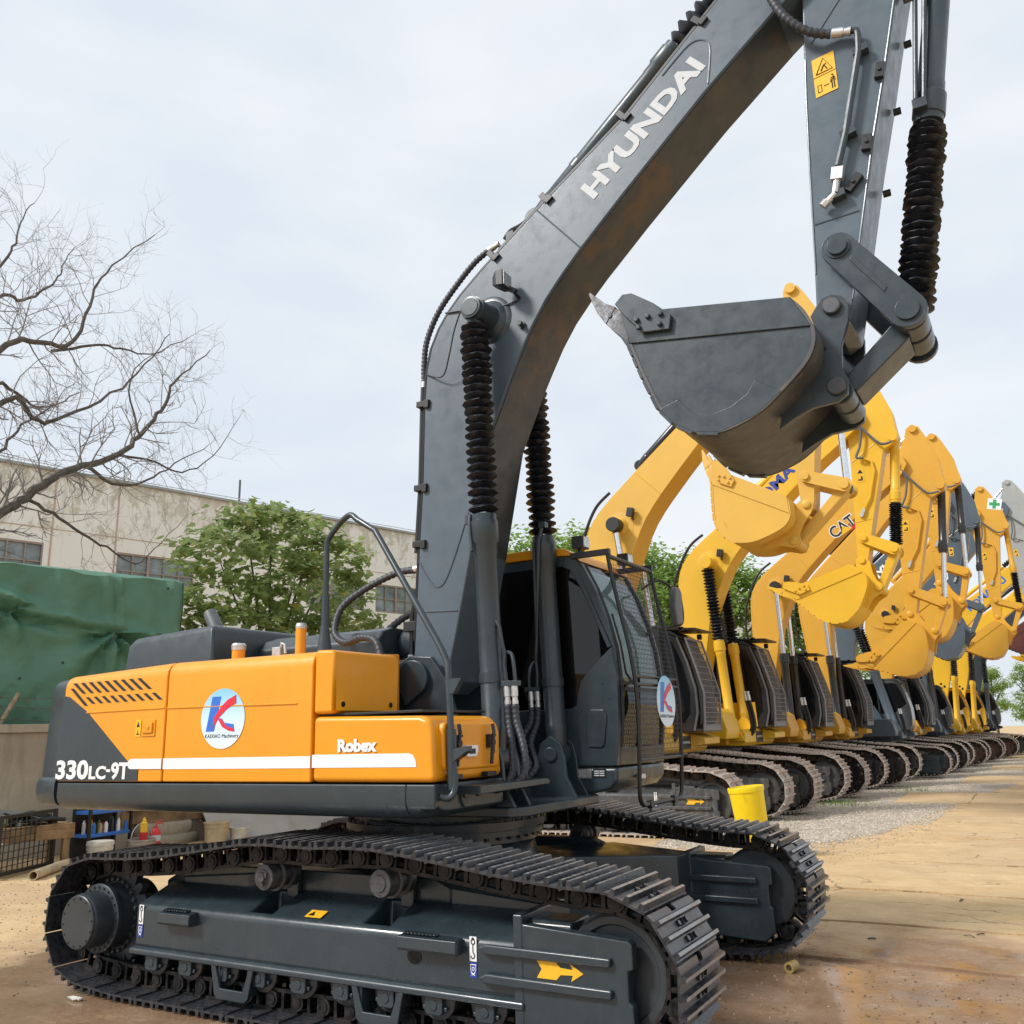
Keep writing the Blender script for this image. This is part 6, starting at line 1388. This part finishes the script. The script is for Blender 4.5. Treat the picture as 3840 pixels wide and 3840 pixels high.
# car mudguard parts on the bench
b = MB()
b.sheet([[(-.9 + 1.3 * i / 14, -.28 + .5 * j / 6, .64 + .16 * math.sin(PI * i / 14) * (1 - .5 * (j / 6 - .5) ** 2) + .03 * math.sin(i * 2 + j)) for i in range(15)] for j in range(7)])
o = b.obj('plastic_fender', M['grey'], None); o.parent = None; o.location = (-8.78, 2.0, 0); o.rotation_euler = (0, 0, AZ); tag(o, 'curved dark grey plastic vehicle fender lying on the bench', 'fender')
so = o.modifiers.new('thick', 'SOLIDIFY'); so.thickness = .012
b = MB(); b.tube([(-.2, -.2, .64), (-.1, -.1, .72), (.1, -.05, .75), (.25, -.12, .72), (.36, -.2, .64)], .05, 8); b.box((.1, .1, .67), (.5, .12, .10)); b.tube([(.0, -.25, .66), (.25, -.28, .68), (.5, -.2, .65)], .03, 8)
o = b.obj('black_duct', M['black'], None); o.location = (-8.72, 2.05, 0); o.rotation_euler = (0, 0, AZ); tag(o, 'black rubber duct heaped beside the grey fender on the bench', 'duct')
cans = [('red', .30, 'red and white spray can lying nearest the post on the bench'), ('zinc', .42, 'silver tin on the bench next to the red and white can'), ('leafC', .75, 'green bottle on the bench in the middle of the clutter'), ('bluesh', .95, 'blue spray can on the bench near its far end'), ('white', 1.05, 'white tin at the far end of the bench')]
for m_, s_, lab in cans:
    q = Vector((-8.38, .95, .60)) + Vector((-.27, .96, 0)) * s_
    lathe_thing('tin_can' if 'tin' in lab else 'spray_can', m_, q, [(0, .035), (.10, .035), (.115, .02), (.13, .02), (.13, 0)], lab, 'can', 'small cans on the bench', 14)
lathe_thing('pail', 'pail', (-8.30, 1.35, 0), [(0, .13), (.40, .155), (.40, .165), (.43, .165), (.43, .15), (.41, .145)], 'white plastic pail under the bench behind the mesh panel', 'pail')
lathe_thing('pail', 'pail', (-8.15, 2.92, 0), [(0, .16), (.20, .178), (.20, .188), (.215, .188), (.215, .18), (.255, .182), (.255, .195), (.275, .195), (.31, .187), (.315, .16), (.315, 0)], 'white plastic pail with a lid standing before the blue shelf rack', 'pail')
lathe_thing('pail', 'dirtypail', (-8.5, 3.90, 0), [(0, .18), (.155, .205), (.155, .215), (.175, .215), (.175, .207), (.20, .207), (.20, .218), (.22, .218), (.22, .2), (.10, .18)], 'grimy grey pail with a wire handle beside the fire extinguisher', 'pail')
b = MB(); b.tube([(0, -.20 + .2 * (1 - math.cos(PI * i / 12)), .20 + .26 * math.sin(PI * i / 12)) for i in range(13)], .004, 5); o = b.obj('wire_handle', M['zinc'], None); o.parent = [q for q in col.objects if q.name.startswith('pail') and q['label'].startswith('grimy')][0]
lathe_thing('spray_can', 'sun', (-8.52, 3.95, .19), [(0, .045), (.0, .055), (.27, .055), (.285, .03), (.31, .03), (.325, .018), (.35, .018), (.35, 0)], 'tall yellow and red spray can standing in the grimy pail', 'can')
b = MB(); b.lathe((0, 0, 0), (0, 0, 1), [(0, .0565), (.13, .0565)], 20, False); o = b.obj('red_label', M['red'], [q for q in col.objects if q.get('label', '').startswith('tall yellow')][0]); 
fe = lathe_thing('fire_extinguisher', 'red', (-8.55, 4.20, 0), [(0, .075), (.02, .082), (.28, .082), (.33, .06), (.36, .03), (.38, .03), (.38, 0)], 'red fire extinguisher standing between the grimy pail and the stones', 'extinguisher')
b = MB(); b.tube([(0, 0, .38), (0, 0, .43), (0, .07, .455), (0, .14, .46)], .010, 6); b.tube([(0, 0, .41), (0, .09, .425), (0, .15, .40)], .008, 6); b.obj('valve_lever', M['red'], fe)
b = MB(); b.lathe((0, 0, .16), (0, 0, 1), [(0, .083), (.09, .083)], 20, False); b.obj('instruction_label', M['greyprint'], fe)
# blue shelf rack with cans
rk = empty('shelf_rack', (-9.0, 3.55, 0), 'black slotted steel rack with blue shelves holding paint cans', 'rack'); rk.rotation_euler = (0, 0, R(96))
b = MB()
for x_ in (-.40, .40):
    for y_ in (-.17, .17): b.bb(x_ - .02, x_ + .02, y_ - .02, y_ + .02, 0, .80)
b.obj('upright', M['black'], rk)
for z_ in (.30, .64): b = MB(); b.bb(-.40, .40, -.185, .185, z_, z_ + .05); b.obj('shelf', M['bluesh'], rk, .004)
b = MB(); b.bb(-.40, .40, .185, .195, .0, .80); b.obj('back_panel', M['black'], rk)
colors = [('zinc', .20), ('bluesh', .17), ('orange', .20), ('tanpail', .15), ('leafC', .19), ('white', .16), ('red', .14), ('black', .23), ('grey', .22), ('white', .19), ('zinc', .16), ('bluesh', .15)]
names_ = ['silver spray can at the near end of the blue shelf', 'blue spray can beside the silver one on the blue shelf', 'orange topped paint can on the blue shelf', 'tan paint tin behind the orange topped can on the blue shelf', 'green spray can in the middle of the blue shelf', 'short white spray can next to the green one on the blue shelf', 'small red tin on the blue shelf', 'tall black can at the back of the blue shelf', 'tall grey can next to the black one on the blue shelf', 'tall white spray can near the far end of the blue shelf', 'silver tin near the far end of the blue shelf', 'blue tin at the far end of the blue shelf']
for i, ((m_, h_), lab) in enumerate(zip(colors, names_)):
    a = R(96); lx = -.34 + .062 * i; ly = (-.11 if i % 2 else .0) + random.uniform(-.02, .02)
    q = Vector((-9.0, 3.55, .35)) + Vector((math.cos(a) * lx - math.sin(a) * ly * -1 * -1, math.sin(a) * lx + math.cos(a) * ly, 0))
    lathe_thing('spray_can' if 'spray' in lab else 'paint_can', m_, q, [(0, .030), (h_ * .78, .030), (h_ * .86, .018), (h_, .018), (h_, 0)], lab, 'can', 'cans on the blue shelf', 12)
# stones, plank, pole, pails, grey tarpaulin, pipe
M['stone'] = concrete('rough_stone', (.26, .22, .16), (.38, .33, .25), (.18, .155, .115), 4)
for (cx, cy, z_, sx_, sy_, h_, lab) in ((-9.3, 5.0, 0, .35, .62, .17, 'rough grey stone block at the bottom of the small stack'), (-9.32, 4.98, .17, .34, .55, .20, 'rough grey stone block on top of the small stack')):
    b = MB(); P = []
    for k in range(16): a = 2 * PI * k / 16; r_ = random.uniform(.92, 1.06); P.append((sx_ * r_ * math.copysign(abs(math.cos(a)) ** .7, math.cos(a)), sy_ * r_ * math.copysign(abs(math.sin(a)) ** .7, math.sin(a))))
    b.loft([[(x_ * .95, y_ * .95, 0) for x_, y_ in P], [(x_, y_, h_ * .3) for x_, y_ in P], [(x_ * random.uniform(.95, 1.02), y_ * 1.0, h_ * .8) for x_, y_ in P], [(x_ * .93, y_ * .93, h_) for x_, y_ in P]]); o = b.obj('stone_block', M['stone'], None, 0, angle=50); o.location = (cx, cy, z_); tag(o, lab, 'stone', 'stone blocks stacked by the wall')
b = MB(); wallbox(b, (-9.42, 4.2, 0), 0, 1.55, -.03, .03, .37, .60); o = b.obj('plywood_board', M['brownwood'], None, .004); tag(o, 'brown board lying on edge above the stone blocks', 'board')
b = MB(); wallbox(b, (-9.42, 4.25, 0), .0, 1.5, -.20, .14, .605, .66); o = thing(b, 'cardboard_sheet', 'tanpail', 'crumpled tan cardboard lying on top of the brown board', 'cardboard', None, .01)
b = MB(); b.tube([(-8.9, 5.72, .0), (-9.25, 5.38, .72)], .022, 8); thing(b, 'wooden_pole', 'brownwood', 'brown wooden pole leaning against the grey sheet', 'pole')
lathe_thing('pail', 'tanpail', (-8.35, 5.28, 0), [(0, .18), (.27, .20), (.27, .212), (.29, .212), (.29, .203), (.33, .203), (.33, .215), (.355, .215), (.355, .19), (.34, 0)], 'tan plastic pail with a dark stain, the larger of two before the grey sheet', 'pail')
lathe_thing('pail', 'pail', (-8.25, 5.68, 0), [(0, .13), (.21, .155), (.21, .17), (.235, .17), (.235, .155), (.10, .14)], 'small dirty white pail beside the tan pail before the grey sheet', 'pail')
M['greytarp'] = fabric('grey_sheet_cloth', (.30, .28, .24), (.42, .39, .34), .75)
b = MB(); rows = []
for i in range(41):
    s_ = i / 40; rows.append([on_line((-9.45, 5.6, 0), s_ * 4.2, .10 + .95 * (q / 20) ** 1.2 + .10 * math.sin(s_ * 15 + q * .2) * (q / 20) + .06 * math.sin(s_ * 41) * (q / 20), max(.004, (1 - q / 20) * (.92 - .25 * s_ + .07 * math.sin(s_ * 11)))) for q in range(21)])
b.sheet(rows); o = b.obj('grey_sheet', M['greytarp'], None, angle=60); tag(o, 'dirty grey tarpaulin draped over a low heap by the wall', 'tarpaulin')
b = MB(); b.lathe((-7.50, 1.50, .065), (-.59, .80, 0), [(0, .048), (0, .062), (1.2, .062), (1.2, .048), (0, .048)], 20, False); thing(b, 'plastic_pipe', 'tanpail', 'short grey plastic pipe lying on the ground in front of the mesh panel', 'pipe')
# yellow bin in front of the ochre machine
yb = empty('yellow_bin', (.60, 6.3, 0), 'tall yellow plastic bin leaning in front of the ochre excavator', 'bin'); yb.rotation_euler = (R(2), R(-5), 0)
M['binyellow'] = paint('bin_yellow', (.85, .62, .005), .4, .05, (.3, .2, .05), .35)
b = MB(); b.lathe((0, 0, 0), (0, 0, 1), [(0, .17), (.02, .185), (.84, .225), (.85, .235), (.90, .24), (.915, .235), (.915, .222), (.86, .215), (.10, .17)], 36); b.obj('bin_body', M['binyellow'], yb)
b = MB(); b.lathe((0, 0, .875), (.02, 0, 1), [(0, .215), (.02, .212), (.03, .12), (.032, 0)], 36); b.obj('bin_lid', M['binyellow'], yb)
# bits on the ground
b = MB(); b.lathe((2.30, .98, .035), (-.2, -1, 0), [(0, .022), (0, .036), (.10, .036), (.10, .022), (0, .022)], 18, False); thing(b, 'pipe_piece', plain('yellow_brown_plastic', (.35, .24, .08), .5), 'short round pipe piece lying at the toe of the far track', 'pipe piece')
b = MB()
for i in range(4): b.tube([(-1.98 + .03 * i, -1.72 - .01 * i, .012), (-1.93 + .03 * i, -1.71, .02), (-1.84, -1.73 + .01 * i, .012)], .006, 5)
thing(b, 'rag_strip', 'pail', 'pale torn rag lying in the mud beside the near track', 'rag')
b = MB()
for i in range(6): b.tube([(.8, 18.1 + .03 * i, .02), (1.05 + .03 * i, 18.0, .10 + .05 * i), (1.2 + .02 * i, 17.95, .02)], .02, 4)
thing(b, 'wood_scraps', 'oldwood', 'splintered wood scraps propped under a track in the row', 'scraps') if False else None
random.seed(23)
for i in range(7):
    x_, y_ = random.uniform(1.8, 5.5), random.uniform(-.8, 5.5)
    b = MB(); a = random.uniform(0, PI); l_ = random.uniform(.03, .09); b.tube([(0, 0, .008), (math.cos(a) * l_, math.sin(a) * l_, .015), (math.cos(a + .4) * l_ * 1.7, math.sin(a + .4) * l_ * 1.7, .008)], random.uniform(.003, .008), 5)
    o = b.obj('twig_scrap', M['bark'], None); o.location = (x_, y_, .017); tag(o, 'small dark twig scrap lying on the muddy yard', 'twig', 'twig scraps on the muddy yard')

# ================================================================== sky, light, camera
w = bpy.data.worlds.new('World'); scene.world = w; w.use_nodes = True; t = w.node_tree; t.nodes.clear(); L = t.links.new
SUN_EL, SUN_AZ = R(42), R(232)          # the light comes from behind the left shoulder
sun_dir = Vector((math.cos(SUN_EL) * math.cos(SUN_AZ), math.cos(SUN_EL) * math.sin(SUN_AZ), math.sin(SUN_EL)))
sky = t.nodes.new('ShaderNodeTexSky'); sky.sky_type = 'NISHITA'; sky.sun_disc = False; sky.sun_elevation = SUN_EL; sky.sun_rotation = math.atan2(sun_dir.x, sun_dir.y); sky.dust_density = 3; sky.air_density = 1.2
tc = t.nodes.new('ShaderNodeTexCoord'); mp = t.nodes.new('ShaderNodeMapping'); mp.inputs['Scale'].default_value = (1, 1, 2.6); L(tc.outputs['Generated'], mp.inputs['Vector'])
na = t.nodes.new('ShaderNodeTexNoise'); na.inputs['Scale'].default_value = 2.1; na.inputs['Detail'].default_value = 7; na.inputs['Roughness'].default_value = .52; na.inputs['Distortion'].default_value = .5; L(mp.outputs['Vector'], na.inputs['Vector'])
nb = t.nodes.new('ShaderNodeTexNoise'); nb.inputs['Scale'].default_value = 5.5; nb.inputs['Detail'].default_value = 6; L(mp.outputs['Vector'], nb.inputs['Vector'])
mx = t.nodes.new('ShaderNodeMix'); mx.inputs[0].default_value = .3; L(na.outputs['Fac'], mx.inputs[2]); L(nb.outputs['Fac'], mx.inputs[3])
SK = 5.2
cl = ramp(t, L, mx.outputs[0], [(.36, tuple(SK * v for v in (.63, .69, .76))), (.50, tuple(SK * v for v in (.70, .745, .795))), (.66, tuple(SK * v for v in (.79, .815, .845)))])
sm = mix(t, L, .93, sky.outputs['Color'], cl)
bg = t.nodes.new('ShaderNodeBackground'); bg.inputs['Strength'].default_value = .15; L(sm, bg.inputs['Color']); wo = t.nodes.new('ShaderNodeOutputWorld'); L(bg.outputs[0], wo.inputs['Surface'])
sd = bpy.data.lights.new('sun', 'SUN'); sd.energy = 2.2; sd.angle = R(10); sd.color = (1, .97, .94)
so_ = bpy.data.objects.new('sun', sd); col.objects.link(so_); so_.location = (-20, -30, 40); so_.rotation_euler = (-sun_dir).to_track_quat('-Z', 'Y').to_euler()
cam = bpy.data.cameras.new('camera'); cam.sensor_width = 36; cam.lens = 36 * 3325.74 / 3840; cam.clip_end = 1000; cam.clip_start = .05
co = bpy.data.objects.new('camera', cam); col.objects.link(co); scene.camera = co
rt = Vector((.86371652, .50325213, -.02703823)); up_ = Vector((.14438603, -.19569138, .96997812)); fw = Vector((-.4828524, .84169007, .24168446))
mm = Matrix((rt, up_, -fw)).transposed().to_4x4(); mm.translation = Vector((4.0697, -5.9582, 1.6876)); co.matrix_world = mm
scene.view_settings.view_transform = 'Standard'; scene.view_settings.look = 'None'; scene.view_settings.exposure = .60; scene.view_settings.gamma = 1
scene.render.engine = 'CYCLES'; scene.cycles.max_bounces = 6; scene.cycles.transparent_max_bounces = 12; scene.cycles.use_denoising = True
# eyelets and lashing cord of the green cover
b = MB()
for s_, q_ in ((.2, .26), (1.95, .36), (-1.2, .2), (1.1, .52), (2.55, .40), (.45, .62), (2.9, .05)):
    p = tarp_pt(s_, q_) + WN * .012; b.lathe(p, WN, [(0, .022), (.006, .022), (.006, .008), (0, .008)], 10, False)
b.tube([tarp_pt(3.22, q / 12) + WN * .03 for q in range(13)], .008, 5)
b.obj('eyelet', M['black'], tp)
# loose pieces of one mesh that are parts of their own become objects of their own
def split_loose(names):
    for o in [o for o in col.objects if o.type == 'MESH' and o.name.split('.')[0] in names]:
        me = o.data; par = list(range(len(me.vertices)))
        def find(i):
            while par[i] != i: par[i] = par[par[i]]; i = par[i]
            return i
        for e in me.edges:
            a, b_ = find(e.vertices[0]), find(e.vertices[1])
            if a != b_: par[a] = b_
        groups = {}
        for p in me.polygons: groups.setdefault(find(p.vertices[0]), []).append(tuple(p.vertices))
        if len(groups) < 2: continue
        ang = None; keep = True; base = o.name.split('.')[0]
        for fs in groups.values():
            idx = sorted({i for f in fs for i in f}); mp_ = {i: k for k, i in enumerate(idx)}
            b = MB(); b.v = [tuple(me.vertices[i].co) for i in idx]; b.f = [tuple(mp_[i] for i in f) for f in fs]
            nm = b.mesh(base, me.materials[0], 38)
            if keep: o.data = nm; keep = False
            else: c = o.copy(); c.data = nm; col.objects.link(c)
split_loose({'cab_pillar', 'ram_pipe', 'cylinder_pin', 'pin_boss', 'wear_strip_x', 'boom_foot_bracket', 'tank_bolt', 'roller_bracket', 'pipe_clamp', 'pipe_lug', 'fence_post', 'upright', 'render_joint', 'boom_pipe', 'arm_pin', 'plate_print'})
